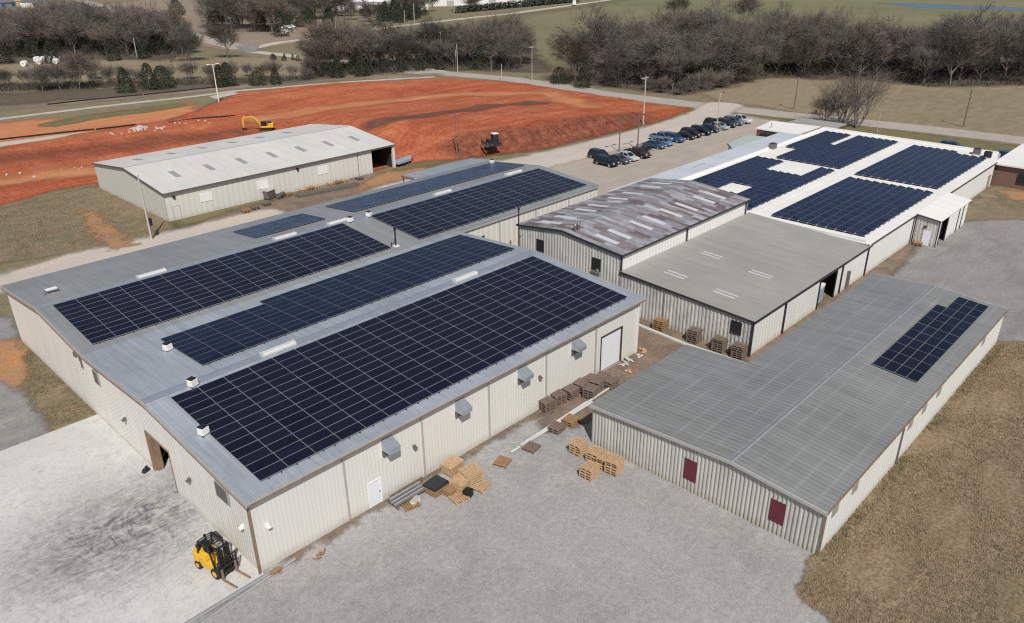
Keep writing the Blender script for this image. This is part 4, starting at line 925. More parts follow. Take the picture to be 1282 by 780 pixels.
mb = MB(); mb.prism([Vector((WX0-.2, WYr-.3, 5.86)), Vector((WX0-.2, WYr, 5.95)), Vector((WX0-.2, WYr+.3, 5.86))], (WX1-WX0+.5, 0, 0)); mb.build('ridge_cap', 'trim_pale', wb)
mb = MB(); mb.box(((WX0+WX1)/2, WY0-.36, 4.25), (WX1-WX0+.5, .12, .24)); mb.bar((WX0-.25, WY0-.3, 4.27), (WX0-.25, WYr, 5.8), .08, .2); mb.bar((WX0-.25, WYr, 5.8), (WX0-.25, WY1+.3, 4.27), .08, .2); mb.build('gutter', simple('brown_gutter', (.12, .10, .085), .6), wb)
zW = lambda y: float(np.interp(y, [WY0, WYr, WY1], [4.25, 5.78, 4.25]))+.125
for i in range(7):
    for yy in (81.2, 95.0):
        x_ = WX0+4.8+i*5.6
        if yy > 90 and i == 6: continue
        mb = MB(); mb.prism([Vector((x_-.45, yy-1.5, zW(yy-1.5))), Vector((x_+.45, yy-1.5, zW(yy-1.5))), Vector((x_+.45, yy+1.5, zW(yy+1.5))), Vector((x_-.45, yy+1.5, zW(yy+1.5)))], (0, 0, .03)); mb.build('skylight', 'skylight_grey', wb)
for c in ((258, 246.5), (329, 231), (404, 213)):
    P = aty(*c, WY0); mb = MB(); mb.box((P.x, WY0-.04, P.z), (1.9, .06, 1.3)); mb.build('window', 'white', wb)
P = aty(222, 266, WY0); frame_door(wb, 'door', (P.x-.5, WY0), (1, 0), .95, 2.05, 'w_wall', (0, -1), .05, .02, 'trim_pale')
P = aty(372, 211.5, WY0); mb = MB(); mb.box((P.x, WY0-.15, P.z), (.35, .25, .35)); mb.build('wall_lamp', 'black', wb)
P = aty(217, 246.5, WY0); mb = MB(); mb.box((P.x, WY0-.15, P.z), (.35, .25, .35)); mb.build('wall_lamp', 'black', wb)
mb = MB(); mb.box((WX1-.1, WY0-.02, 2.1), (.5, .3, 4.1)); mb.build('corner_post', 'w_wall', wb)
mb = MB(); mb.box((obx-3, WY0+6, 2.2), (.1, 12, 4.2)); mb.box((obx+1, WY0+11, 2.2), (12, .1, 4.2)); mb.box((WX1-.12, WY0+5.6, 2.1), (.06, 10, 4.0)); mb.build('shade_lining', 'interior', wb)  # dark panels added to make the open bay read as shaded
tr = empty('boat', (WX1-4.5, WY0+3.2, 0.05), R_(25), 'white covered machine stored in the open shed bay', 'machine')
mb = MB(); mb.prism([Vector((-2, -.8, .7)), Vector((2, -.5, .7)), Vector((2.3, 0, 1.5)), Vector((-2, -.9, 1.6))], (0, 1.5, 0)); mb.build('hull', 'trim_pale', tr); mb = MB(); mb.bar((-2.2, 0, .5), (2.3, .4, .5), .12); mb.tube((-.8, -.9, .3), (-.8, .9, .3), .3, n=12); mb.build('trailer', 'black', tr)
tr.name = 'stored_machine'


# ------------------------------------------------------------------ trees
def wob(d, a): return (d+Vector((rng.uniform(-a, a), rng.uniform(-a, a), rng.uniform(-a, a)))).normalized()


def make_bare(h, style='forest', twigw=.055, twig='twig', name='bare_tree', dens=1.0):
    tk, cr = MB(), MB()
    def twigs(p, d, L, n):
        for _ in range(n):
            e = wob(d, .85); e.z += .12; e.normalize(); q = p
            s_ = e.orthogonal().normalized()*twigw/2; l = L*rng.uniform(.6, 1.2); m = q+e*l*.55+Vector((0, 0, l*.04))
            cr.add([q-s_, q+s_, m+s_*.8, m-s_*.8], [(0, 1, 2, 3)])
            for k in range(2):
                e2 = wob(e, .5); s2 = e2.orthogonal().normalized()*twigw*.4; cr.add([m-s2, m+s2, m+e2*l*.7], [(0, 1, 2)])
    def br(p, d, L, r, dep):
        n = 3 if dep < 2 else 2; pts = [p]; dd = d
        for k in range(n):
            dd = wob(dd, .16+.05*dep); dd.z += .05; dd.normalize(); pts.append(pts[-1]+dd*L/n)
        M = tk if dep < 3 else cr
        for k in range(n): M.tube(pts[k], pts[k+1], r*(1-.55*k/n), r*(1-.55*(k+1)/n), n=(7, 5, 4, 3)[min(dep, 3)], caps=False)
        if dep >= 3:
            for k in range(1, n+1): twigs(pts[k], dd, L*.75, int(4*dens))
            return
        nb = (0, 6, 6, 0)[dep] if dep else 9
        nb = int(nb*(dens if dep == 2 else 1)+.5)
        for i in range(nb):
            t_ = rng.uniform(.38, 1.0) if dep else rng.uniform(.2, 1.0)
            f = t_*n; k = min(int(f), n-1); q = pts[k].lerp(pts[k+1], f-k)
            out = Vector((math.cos(i*2.4+rng.uniform(-.5, .5)), math.sin(i*2.4+rng.uniform(-.5, .5)), rng.uniform(-.05, .5)))
            nd = (d*rng.uniform(.5, 1.0)+out*.7).normalized()
            br(q, nd, L*rng.uniform(.55, .8) if dep else h*rng.uniform(.34, .46), r*.5, dep+1)
        twigs(pts[-1], dd, L*.3, 3)
    if style == 'forest': br(Vector((0, 0, -.2)), wob(Vector((0, 0, 1)), .06), h*.55, h*.018, 0)
    else:                                        # several stems from the ground, vase shaped
        for i in range(7):
            a = i*.9+rng.uniform(-.2, .2); d = Vector((math.cos(a)*.27, math.sin(a)*.27, 1)).normalized()
            br(Vector((math.cos(a)*.3, math.sin(a)*.3, -.2)), d, h*.62, h*.013, 1)
    root = tk.build(name, 'bark', None, recalc=False); c = cr.build('crown', twig, root, recalc=False)
    return root, [(c, [])]


def make_cedar(h, rad, name='cedar_tree', mat='cedar', n=1500, shape=.75):
    tk, cr = MB(), MB(); tk.tube((0, 0, -.1), (0, 0, h*.8), h*.02, h*.006, n=6)
    lob = [(rng.uniform(0, 6.28), rng.uniform(.1, .9), rng.uniform(.5, 1.25)) for _ in range(16)]
    for _ in range(n):
        t_ = rng.random()**1.15; a = rng.uniform(0, 6.28)
        k = 1.0
        for la, lt_, lk in lob:
            w_ = math.exp(-((math.atan2(math.sin(a-la), math.cos(a-la)))/.5)**2-((t_-lt_)/.15)**2); k += (lk-1)*w_
        prof_ = min(1, (t_+.12)*5)*(1-t_)**shape
        r = rad*prof_*k*rng.uniform(.55, 1.06); z = h*(.04+.96*t_)
        P = Vector((math.cos(a)*r, math.sin(a)*r, z)); s_ = rng.uniform(.16, .36)*(h/6)**.5
        u = wob(Vector((math.cos(a), math.sin(a), .4)), .8); v_ = u.orthogonal().normalized(); v_.rotate(Matrix.Rotation(rng.uniform(0, 6.28), 3, u)); w2 = u.cross(v_)
        x = v_; cr.add([P-x*s_*.6, P+u*s_*.5+w2*s_*.3, P+x*s_*.7+u*s_, P-w2*s_*.3+u*s_*.8], [(0, 1, 2, 3)])
    root = tk.build(name, 'bark', None, recalc=False); c = cr.build('foliage', mat, root, recalc=False)
    return root, [(c, [])]


TREE = [make_bare(h_, 'forest', .065, tw) for h_, tw in ((12, 'twig'), (13, 'twig2'), (11, 'twig'), (12.5, 'twig'), (11.5, 'twig2'))]
CED = [make_cedar(6, 2.9, shape=.55), make_cedar(6.5, 2.5, shape=.7), make_cedar(5, 3.1, n=1800, shape=.42)]
BUSH = [make_bare(4.2, 'vase', .05, 'twig2', 'bare_bush', .6), make_bare(3.6, 'vase', .05, 'twig', 'bare_bush', .6)]
USED = set()
def plant(kind, loc, s, label, cat='tree', group=None, z=(.85, 1.15)):
    lib = {'b': TREE, 'c': CED, 's': BUSH}[kind]; i = rng.randrange(len(lib)); r, k = lib[i]
    sc3 = (s*rng.uniform(.9, 1.15), s*rng.uniform(.9, 1.15), s*rng.uniform(*z))
    if (kind, i) not in USED: USED.add((kind, i)); o = r; o.location = loc; o.rotation_euler = (0, 0, rng.uniform(0, 6.28)); o.scale = sc3
    else: o = copy_with(r, k, loc, rng.uniform(0, 6.28), sc3)
    o['label'] = label; o['category'] = cat
    if group: o['group'] = group
    elif 'group' in o: del o['group']
    return o


def scatter(poly, n, mind):
    A = np.array([(q.x, q.y) for q in poly]); lo, hi = A.min(0), A.max(0); out = []; tries = 0
    while len(out) < n and tries < n*150:
        tries += 1; P = np.array([[rng.uniform(lo[0], hi[0]), rng.uniform(lo[1], hi[1])]])
        if poly_sd(P, A)[0] < 0: continue
        if all((P[0, 0]-q[0])**2+(P[0, 1]-q[1])**2 > mind*mind for q in out): out.append((P[0, 0], P[0, 1]))
    return out


for (x, y) in scatter(PX((715, 104), (862, 116), (950, 97), (1090, 98), (1160, 106), (1290, 104), (1330, 96), (1330, 86), (1180, 82), (1000, 74), (900, 66), (840, 64), (740, 84)), 128, 5.0):
    plant('b', (x, y, 0), rng.uniform(.68, 1.18), 'bare grey brown tree in the woodland beyond the right pasture', group='bare trees of the right woodland')
for (x, y) in scatter(PX((-20, 73), (110, 70), (200, 74), (248, 79), (240, 52), (150, 42), (-20, 46)), 72, 7.0):
    plant('b', (x, y, 0), rng.uniform(.7, 1.15), 'bare grey brown tree in the woodland at upper left', group='bare trees of the left woodland')
for (x, y) in scatter(PX((255, 36), (300, 42), (350, 45), (380, 32), (430, 24), (440, 4), (330, 4), (250, 14)), 58, 9):
    plant('b', (x, y, 0), rng.uniform(1.0, 1.4), 'bare grey tree in the copse above the lane junction', group='bare trees of the far copse')
for (x, y) in scatter(PX((390, 96), (470, 92), (540, 84), (640, 88), (660, 78), (600, 70), (560, 76), (480, 80), (400, 84)), 44, 5.5):
    plant('b', (x, y, 0), rng.uniform(.7, 1.1), 'bare brown tree in the thicket behind the red earth', group='bare trees of the middle thicket')
for (x, y) in scatter(PX((-10, 113), (110, 106), (230, 104), (390, 100), (390, 94), (230, 97), (110, 100), (-10, 107)), 26, 5):
    plant('s', (x, y, 0), rng.uniform(.8, 1.35), 'bare brush along the new road at left', 'bush', 'bare bushes along the new road')
for (x, y) in scatter(PX((700, 106), (860, 120), (960, 100), (860, 112), (720, 98)), 16, 5):
    plant('s', (x, y, 0), rng.uniform(.8, 1.3), 'bare bush at the foot of the right woodland', 'bush', 'bare bushes at the foot of the woodland')
for c, s, l in (((158, 116), 1.15, 'broad dark cedar left of the paired cedars by the new road'), ((188, 112), 1.25, 'left of the paired green cedars by the new road'), ((204, 111), 1.2, 'right of the paired green cedars by the new road'), ((277, 109), 1.15, 'dark cedar behind the white street lamp'), ((286, 108), 1.0, 'smaller dark cedar right of the white street lamp'),
                ((323, 107), .9, 'small pointed cedar alone above the red earth'), ((346, 106), .85, 'narrow dark cedar right of the small pointed cedar'), ((222, 19), 1.9, 'lone dark cedar in the bare field at the top left'), ((360, 41), 1.2, 'dark cedar beside the lane at the top'), ((413, 40), 1.6, 'round dark cedar beside the pale road'),
                ((540, 84), 1.1, 'dark evergreen at the thicket edge near the lamp'), ((600, 86), 1.2, 'dark evergreen in the thicket right of the twin poles'), ((700, 105), .9, 'dark evergreen at the woodland corner by the road'), ((730, 110), .9, 'dark evergreen under the woodland near the road'), ((352, 46), 1.8, 'dark cedar at the near corner of the far copse'), ((1240, 100), 1.0, 'green cedar inside the right woodland edge')):
    plant('c', at(*c), s, l)
for (x, y) in scatter(PX((395, 100), (480, 94), (560, 86), (560, 80), (480, 88), (395, 94)), 14, 4.5): plant('c', (x, y, 0), rng.uniform(.7, 1.15), 'dark cedar in the thicket behind the red earth', group='cedars of the middle thicket')
for (x, y) in scatter(PX((262, 36), (350, 44), (420, 24), (430, 8), (262, 16)), 22, 8): plant('c', (x, y, 0), rng.uniform(1.0, 1.6), 'dark cedar among bare trees of the far copse', group='cedars of the far copse')
for (x, y) in scatter(PX((0, 82), (220, 74), (240, 60), (120, 48), (0, 58)), 30, 8): plant('c', (x, y, 0), rng.uniform(.9, 1.6), 'dark cedar among bare trees of the left woodland', group='cedars of the left woodland')
for (x, y) in scatter(PX((480, 30), (536, 26), (530, 18), (470, 22)), 14, 6): plant('c', (x, y, 0), rng.uniform(1.3, 1.9), 'dark evergreen in the row before the white sheds', group='evergreens before the white sheds')
for (x, y) in scatter(PX((340, 76), (378, 77), (378, 74), (340, 73)), 6, 3.5): plant('c', (x, y, 0), rng.uniform(.28, .4), 'low green bush in the row beside the farm lane', 'bush', 'low bushes beside the farm lane')
for (x, y) in scatter(PX((420, 40), (470, 33), (530, 20), (600, 14), (600, 8), (430, 20)), 16, 9): plant('b', (x, y, 0), rng.uniform(.7, 1.0), 'bare tree along the pale road before the white sheds', group='bare trees before the white sheds')
for c, s, l in (((848, 26), 1.15, 'bare tree alone in the green pasture, left of two'), ((936, 32), 1.25, 'bare tree alone in the green pasture, right of two'), ((285, 73), .95, 'leaning bare tree beside the lane junction'), ((54, 114), .62, 'bare tree with spreading limbs near the white bales'), ((76, 113), .58, 'bare tree right of the spreading tree near the bales'), ((100, 112), .68, 'round bare tree near the new road at left'), ((408, 66), .6, 'small brown tree inside the bend of the farm lane'), ((500, 84), .9, 'tall bare tree rising from the thicket')):
    plant('b', at(*c), s, l)
def undergrowth(name, poly, n, hmax, label, mat='twig2', gap=0):
    A = np.array([(q.x, q.y) for q in poly]); lo, hi = A.min(0), A.max(0); mb = MB(); k = 0
    while k < n:
        x, y = rng.uniform(lo[0], hi[0]), rng.uniform(lo[1], hi[1])
        if poly_sd(np.array([[x, y]]), A)[0] < 0: continue
        k += 1; h_ = hmax*rng.uniform(.3, 1)
        for _ in range(7):
            d = Vector((rng.gauss(0, .5), rng.gauss(0, .5), 1)).normalized(); p = Vector((x+rng.gauss(0, .7), y+rng.gauss(0, .7), 0)); s_ = d.orthogonal().normalized()*rng.uniform(.03, .07); e = p+d*h_*rng.uniform(.5, 1)
            mb.add([p-s_, p+s_, e], [(0, 1, 2)]); m = p.lerp(e, .5); e2 = m+wob(d, .7)*h_*.45; mb.add([m-s_*.7, m+s_*.7, e2], [(0, 1, 2)])
    o = mb.build(name, mat, recalc=False); tag(o, label, 'undergrowth', kind='stuff')
undergrowth('undergrowth', PX((705, 108), (862, 119), (950, 99), (1090, 101), (1160, 109), (1300, 107), (1330, 90), (1000, 76), (880, 72), (740, 92)), 2000, 6.0, 'grey brown undergrowth filling the right woodland')
undergrowth('undergrowth', PX((-20, 74), (110, 71), (240, 80), (240, 56), (150, 46), (-20, 50)), 1500, 6.5, 'grey brown undergrowth filling the left woodland')
undergrowth('undergrowth', PX((380, 99), (480, 94), (560, 87), (650, 90), (650, 80), (480, 82), (390, 88)), 1100, 5.5, 'grey brown undergrowth of the middle thicket')
undergrowth('undergrowth', PX((-20, 116), (120, 111), (250, 106), (390, 101), (390, 97), (230, 102), (-20, 108)), 1300, 2.8, 'dry brush along the new road at left')
undergrowth('undergrowth', PX((250, 38), (350, 46), (390, 30), (430, 22), (430, 8), (250, 16)), 1100, 6.5, 'grey undergrowth of the far copse')
# the big vase-shaped pair by the road
for c, h_, l in (((1053, 160), 11.2, 'large many stemmed bare tree by the road, left of the pair'), ((1072, 160), 11.0, 'large many stemmed bare tree by the road, right of the pair')):
    r, k = make_bare(h_, 'vase', .045, 'twig2', 'bare_tree', .52); r.location = at(*c); tag(r, l, 'tree')
r, k = make_bare(7.2, 'forest', .04, 'twig'); r.location = at(1032, 157); tag(r, 'small round bare tree left of the large pair by the road', 'tree')
for lib in (TREE, CED, BUSH):
    for i, (r, k) in enumerate(lib):
        if ({id(TREE): 'b', id(CED): 'c', id(BUSH): 's'}[id(lib)], i) not in USED:
            for c, _ in k: bpy.data.objects.remove(c)
            bpy.data.objects.remove(r)
# dark hedge line far away
mb = MB(); A, B = at(572, 16.5), at(722, 2.5)
for _ in range(2600):
    P = A.lerp(B, rng.random())+Vector((rng.gauss(0, 1.6), rng.gauss(0, 1.6), rng.uniform(0, 4.2)))
    u = Vector((rng.gauss(0, 1), rng.gauss(0, 1), rng.gauss(0, 1))).normalized(); v_ = u.orthogonal().normalized(); s_ = rng.uniform(.6, 1.3)
    mb.add([P-u*s_, P+v_*s_*.6, P+u*s_, P-v_*s_*.6], [(0, 1, 2, 3)])
tag(mb.build('hedge', 'hedge', recalc=False), 'long dark hedge beside the pale road at the top', 'hedge')

# ------------------------------------------------------------------ loose grass
def tufts(name, poly, n, hmax, mat, label, near=0.0):
    A = np.array([(q.x, q.y) for q in poly]); lo, hi = A.min(0), A.max(0); rs = np.random.RandomState(11)
    P = lo+(hi-lo)*rs.rand(n*4, 2); P = P[poly_sd(P, A) > 0][:n]; mb = MB()
    cl = np.sin(P[:, 0]*.7+np.sin(P[:, 1]*.5)*2)+np.sin(P[:, 1]*.9+P[:, 0]*.2)
    for (x, y), c in zip(P, cl):
        if c < -.5+rng.uniform(-.6, .6): continue
        for _ in range(4):
            a = rng.uniform(0, 6.28); h_ = hmax*rng.uniform(.4, 1); w_ = rng.uniform(.012, .03); dx, dy = math.cos(a), math.sin(a); l = rng.uniform(.3, 1.1)*h_
            ox, oy = x+rng.gauss(0, .09), y+rng.gauss(0, .09)
            mb.v += [(ox-dy*w_, oy+dx*w_, .02), (ox+dy*w_, oy-dx*w_, .02), (ox+dx*l, oy+dy*l, .02+h_)]; k = len(mb.v); mb.f.append([k-3, k-2, k-1]); mb.m.append(0); mb.sm.append(False)
    tag(mb.build(name, mat, recalc=False), label, 'grass', kind='stuff')
lawnp = [Vector((25.6, -25.4, 0)), Vector((67, -25.4, 0))]+PX((1330, 430), (1330, 800), (1050, 800), (1020, 762), (998, 741))
tufts('dry_grass', lawnp, 16000, .16, 'straw', 'dry straw coloured grass of the winter lawn')
tufts('green_grass', lawnp, 5000, .12, 'straw_green', 'olive grass blades of the winter lawn')
tufts('dry_grass', PX((-40, 285), (60, 247), (128, 236), (214, 278), (222, 290), (150, 304), (0, 326), (-40, 336)), 6000, .25, 'straw', 'dry grass beside the pale storage shed')
tufts('yard_weeds', [Vector((-.1, 46, 0)), Vector((-.1, 27.5, 0)), Vector((-3, 27.5, 0)), Vector((-3.8, 33, 0)), Vector((-1.8, 40, 0))], 900, .22, 'straw_green', 'weeds along the west gable wall')
tufts('wall_weeds', [Vector((26, -25.2, 0)), Vector((66.8, -25.2, 0)), Vector((66.8, -25.9, 0)), Vector((26, -25.9, 0))], 900, .3, 'straw_green', 'weeds along the workshop side wall')

# ------------------------------------------------------------------ poles
def pole(base, top_v, label, cat='utility pole', mat='pole_wood', r=.13, cross=0, lamp=None, name='utility_pole', armrz=0.0, box=False, h=None):
    P = at(*base); hgt = h if h else max(3, (lambda q: q.z)(CAM+(lambda d: d*(math.hypot(P.x-CAM.x, P.y-CAM.y)/math.hypot(d.x, d.y)))(ray(base[0], top_v))))
    e = empty(name, P, armrz, label, cat)
    mb = MB(); mb.tube((0, 0, -.1), (0, 0, hgt), r, r*.65, n=8); mb.build('pole', mat, e)
    for i in range(cross):
        mb = MB(); z_ = hgt-.5-i*.9; mb.box((0, .16, z_), (2.4, .12, .14)); mb.build('crossarm', mat, e)
        for x in (-1.0, -.45, .45, 1.0):
            mb = MB(); mb.tube((x, .16, z_+.06), (x, .16, z_+.28), .05, .035, n=6); mb.build('insulator', 'trim_pale', e)
    if lamp:
        for sx in ((-1, 1) if lamp == 2 else (1,)):
            mb = MB(); mb.bar((0, 0, hgt-.15), (sx*1.1, 0, hgt+.05), .09); mb.build('arm', mat, e)
            mb = MB(); mb.box((sx*1.3, 0, hgt+.05), (.75, .4, .2)); mb.build('lamp_head', 'white' if mat == 'white' else 'steel', e)
    if box:
        mb = MB(); mb.tube((.3, 0, 2.0), (.3, 0, 3.0), .26, n=12); mb.box((.12, 0, 2.5), (.2, .2, .3)); mb.build('meter_box', 'black', e)
        mb = MB(); mb.tube((.16, .05, 0), (.16, .05, 2.2), .05, n=6); mb.build('conduit', 'black', e)
    return e
pole((190, 300), 217, 'tall pale utility pole with black box before the long shed', mat='pole_pale', r=.16, box=True, cross=0)
pole((274, 128), 80, 'white street lamp standing over the left cut of red earth', 'street lamp', 'white', .16, lamp=2, name='street_lamp')
pole((553, 82), 40, 'pale lamp post with double head in front of the thicket', 'street lamp', 'pole_pale', .16, lamp=2, name='street_lamp')
pole((571, 88), 62, 'shorter of two thin poles by the road junction', mat='pole_pale', r=.12); pole((573, 90), 55, 'taller of two thin poles by the road junction', mat='pole_pale', r=.14)
pole((615, 92), 70, 'thin signal pole with arm at the road junction', 'street lamp', 'galv', .12, lamp=1, name='street_lamp')
pole((628, 100), 80, 'short pale post at the red earth corner by the road', mat='pole_pale', r=.14)
pole((666, 101), 57, 'slim utility pole with crossarm before the green pasture', cross=1, r=.11, mat='pole_pale')
pole((805, 156), 95, 'tall pale utility pole beside the access road', r=.17, mat='pole_pale', cross=1)
pole((775, 190), 150, 'lamp post nearest the first parked cars', 'street lamp', 'steel', .12, lamp=2, name='street_lamp'); pole((798, 187), 145, 'lamp post rising behind the maroon pickup', 'street lamp', 'pole_wood', .14, lamp=2, name='street_lamp')
pole((572, 197), 142, 'thin crossarm pole before the red bank behind the warehouse', r=.1, cross=1, mat='pole_wood'); pole((575.5, 197), 144, 'bare thin pole beside the crossarm pole behind the warehouse', r=.09, mat='pole_wood')
pole((897, 164), 117, 'slim white lamp post among the parked cars', 'street lamp', 'pole_pale', .12, lamp=1, name='street_lamp')
pole((994, 137), 96, 'dark wooden pole at the pasture edge, left of the big trees', r=.16, cross=1); pole((1206, 159), 112, 'dark wooden pole in the right pasture, right of the big trees', r=.17, cross=1); pole((1098, 166), 140, 'thin pale post on the verge right of the big trees', mat='pole_pale', r=.07)
pole((421, 42), 27, 'pale pole beside the round cedar at the top', mat='pole_pale', r=.25, lamp=2, name='street_lamp', cat='street lamp'); pole((519, 29), 4, 'tall pole before the evergreen row at the top', mat='pole_pale', r=.22); pole((507, 30), 13, 'shorter pole left of the tall pole at the top', mat='pole_pale', r=.2)
pole((172, 73), 47, 'pale dead trunk at the edge of the left woodland', 'tree trunk', 'pole_pale', .2, name='dead_trunk')
e_ = empty('marker_post', at(1028, 156), label='white marker post by the road at the small bare tree', cat='post'); mb = MB(); mb.tube((0, 0, 0), (0, 0, 2.2), .09); mb.build('post', 'white', e_); mb = MB(); mb.box((0, 0, 2.3), (.35, .1, .4)); mb.build('cap', 'white', e_)

def silt_fence(pts, label):
    P = PX(*pts); e = empty('silt_fence', P[0], 0, label, 'fence'); o = P[0]
    for a, b_ in zip(P[:-1], P[1:]):
        mb = MB(); n = max(2, int((b_-a).length/3))
        q = [a.lerp(b_, k/n)-o+Vector((rng.gauss(0, .12), rng.gauss(0, .12), 0)) for k in range(n+1)]
        for k in range(n): mb.bar(q[k]+Vector((0, 0, .22)), q[k+1]+Vector((0, 0, .22)), .03, .36)
        mb.build('fabric', 'black', e)
        for k in range(n):
            mb = MB(); mb.tube(q[k]+Vector((0, .05, 0)), q[k]+Vector((0, .05, .8)), .03, n=5); mb.build('stake', 'pole_wood', e)
silt_fence(((60, 131.5), (120, 125), (180, 119.5), (240, 113), (300, 107)), 'black silt fence between the brush and the kerb at left')
silt_fence(((-10, 177), (60, 169), (120, 163), (172, 157)), 'black silt fence along the stone apron at left')
silt_fence(((212, 154), (250, 149), (296, 146)), 'black silt fence above the excavator')
# ------------------------------------------------------------------ vehicles
def car(label, kind, col, loc, rz, rough=.3, metal=.2):
    m = bpy.data.materials.new('car_paint'); m.use_nodes = True; b_ = m.node_tree.nodes['Principled BSDF']; b_.inputs['Base Color'].default_value = (*col, 1); b_.inputs['Roughness'].default_value = rough; b_.inputs['Metallic'].default_value = metal
    b_.inputs['Coat Weight'].default_value = .5
    e = empty({'sedan': 'parked_car', 'suv': 'parked_car', 'pickup': 'pickup_truck'}[kind], loc, rz, label, 'pickup' if kind == 'pickup' else 'car', 'vehicles in the parking lot')
    L, W = {'sedan': (4.6, 1.8), 'suv': (4.7, 1.9), 'pickup': (5.4, 1.95)}[kind]; x0 = -L/2
    if kind == 'sedan':   low = [(0, .35), (0, .72), (.1, .88), (.75, .95), (L-1.25, .93), (L-.15, .72), (L, .6), (L, .33)]; cab = [(.55, .94), (1.35, 1.42), (2.55, 1.44), (L-1.15, .93)]
    elif kind == 'suv':   low = [(0, .4), (0, .95), (.05, 1.05), (.3, 1.08), (L-1.25, 1.06), (L-.15, .9), (L, .75), (L, .38)]; cab = [(.12, 1.06), (.4, 1.66), (2.7, 1.72), (L-1.15, 1.05)]
    else:                 low = [(0, .5), (0, 1.02), (.05, 1.06), (1.7, 1.06), (L-1.35, 1.08), (L-.15, .98), (L, .85), (L, .45)]; cab = [(1.75, 1.06), (1.95, 1.74), (3.2, 1.78), (L-1.4, 1.07)]
    def off(p): return (p[0]+x0, p[1])
    mb = MB()
    secs = [(-W/2, .93), (-W/2+.06, 1.0), (W/2-.06, 1.0), (W/2, .93)]
    for (ya, ka), (yb, kb) in zip(secs[:-1], secs[1:]):
        A = [(q[0]*(1) + x0, ya, .38+(q[1]-.38)*ka) for q in low]; B = [(q[0]+x0, yb, .38+(q[1]-.38)*kb) for q in low]; n = len(low)
        mb.add(A+B, [(k, (k+1) % n, n+(k+1) % n, n+k) for k in range(n)])
        if ya == -W/2: mb.add(A, [tuple(range(n))])
        if yb == W/2: mb.add(B, [tuple(range(n))])
    body = mb.build('body', m, e, .04)
    if kind == 'pickup':
        q = MB(); q.box((x0+.88, 0, 1.0), (1.55, W-.3, .02)); q.box((x0+.88, 0, 1.085), (1.6, W-.32, .02)); q.build('load_bed', 'black', e)
    g_ = MB(); ti = .16; (a0, a1, a2, a3) = [off(p) for p in cab]; wb_, wt = W/2-.07, W/2-.07-ti
    V = [(a0[0], -wb_, a0[1]), (a1[0], -wt, a1[1]), (a2[0], -wt, a2[1]), (a3[0], -wb_, a3[1]), (a0[0], wb_, a0[1]), (a1[0], wt, a1[1]), (a2[0], wt, a2[1]), (a3[0], wb_, a3[1])]
    g_.add(V, [(0, 1, 2, 3), (7, 6, 5, 4), (0, 4, 5, 1), (2, 6, 7, 3), (1, 5, 6, 2)]); g_.build('windows', 'glass', e)
    r_ = MB(); r_.box(((a1[0]+a2[0])/2, 0, (a1[1]+a2[1])/2+.02), (a2[0]-a1[0]+.12, 2*wt+.06, .05)); mid = (a1[0]+a2[0])/2
    for s_ in (-1, 1):
        for (pa, pb) in ((V[0], V[1]), (V[3], V[2])): r_.bar((pa[0], s_*abs(pa[1]), pa[2]), (pb[0], s_*abs(pb[1]), pb[2]), .09, .07)
        r_.bar((mid, s_*wb_, a0[1]), (mid, s_*wt, a1[1]), .1, .05)
    r_.build('roof', m, e)
    rw = .33 if kind == 'sedan' else .38
    for sx in (x0+.85, x0+L-.9):
        for sy in (-1, 1):
            t_ = MB(); t_.tube((sx, sy*(W/2-.2), rw), (sx, sy*(W/2+.015), rw), rw, n=16); wo = t_.build('wheel', 'rubber', e)
            t_ = MB(); t_.tube((sx, sy*(W/2+.01), rw), (sx, sy*(W/2+.03), rw), rw*.6, n=12); t_.build('rim', 'galv', wo)
    zl = low[-2][1]+.05
    for sy in (-1, 1):
        t_ = MB(); t_.box((x0+L-.02, sy*(W/2-.3), zl), (.1, .36, .16)); t_.build('headlight', 'white', e)
        t_ = MB(); t_.box((x0+.01, sy*(W/2-.22), low[1][1]-.08), (.06, .26, .2)); t_.build('tail_light', 'maroon', e)
        t_ = MB(); t_.box((a3[0]-.25, sy*(W/2+.06), a3[1]+.08), (.14, .2, .13)); t_.build('mirror', m, e)
    return e
NAVY, BLK, GRY = (.02, .035, .075), (.012, .012, .014), (.09, .095, .1)
cars = [('black SUV at the left end of the parking lot, behind another', 'suv', BLK, (751, 199)), ('black SUV nearest the camera in the parking lot', 'suv', (.01, .012, .016), (759, 207)), ('dark grey sedan between the black SUVs and the silver car', 'sedan', GRY, (774, 203.5)), ('silver white sedan beside the maroon pickup', 'sedan', (.6, .62, .64), (785, 200)), ('dark maroon pickup under the lamp post', 'pickup', (.07, .025, .02), (798, 196)),
        ('teal blue sedan, first right of the small trailer', 'sedan', (.05, .11, .19), (819, 185)), ('pale blue sedan in front of the pale blue pickup', 'sedan', (.16, .25, .36), (829, 181.5)), ('pale blue pickup parked behind the pale blue sedan', 'pickup', (.14, .22, .33), (829, 176)), ('bright blue SUV left of the black maroon car', 'suv', (.04, .10, .22), (843, 177)),
        ('black sedan right of the bright blue SUV', 'sedan', (.02, .016, .02), (857, 173.5)), ('dark wine red SUV in the middle of the row', 'suv', (.035, .012, .015), (865, 171)), ('large black SUV in the middle of the row', 'suv', BLK, (877, 168)), ('navy sedan left of the slim white lamp post', 'sedan', NAVY, (887.5, 164.5)),
        ('pale grey sedan right of the slim white lamp post', 'sedan', (.45, .45, .44), (899, 161.5)), ('black car behind the pale grey sedan', 'suv', BLK, (894, 158.5)), ('dark car with tan lower trim near the row end', 'suv', (.05, .045, .05), (909, 158.5)), ('steel blue SUV left of the white pickup', 'suv', (.12, .17, .23), (917.5, 156)), ('white pickup at the right end of the row', 'pickup', (.72, .73, .74), (926, 153.5))]
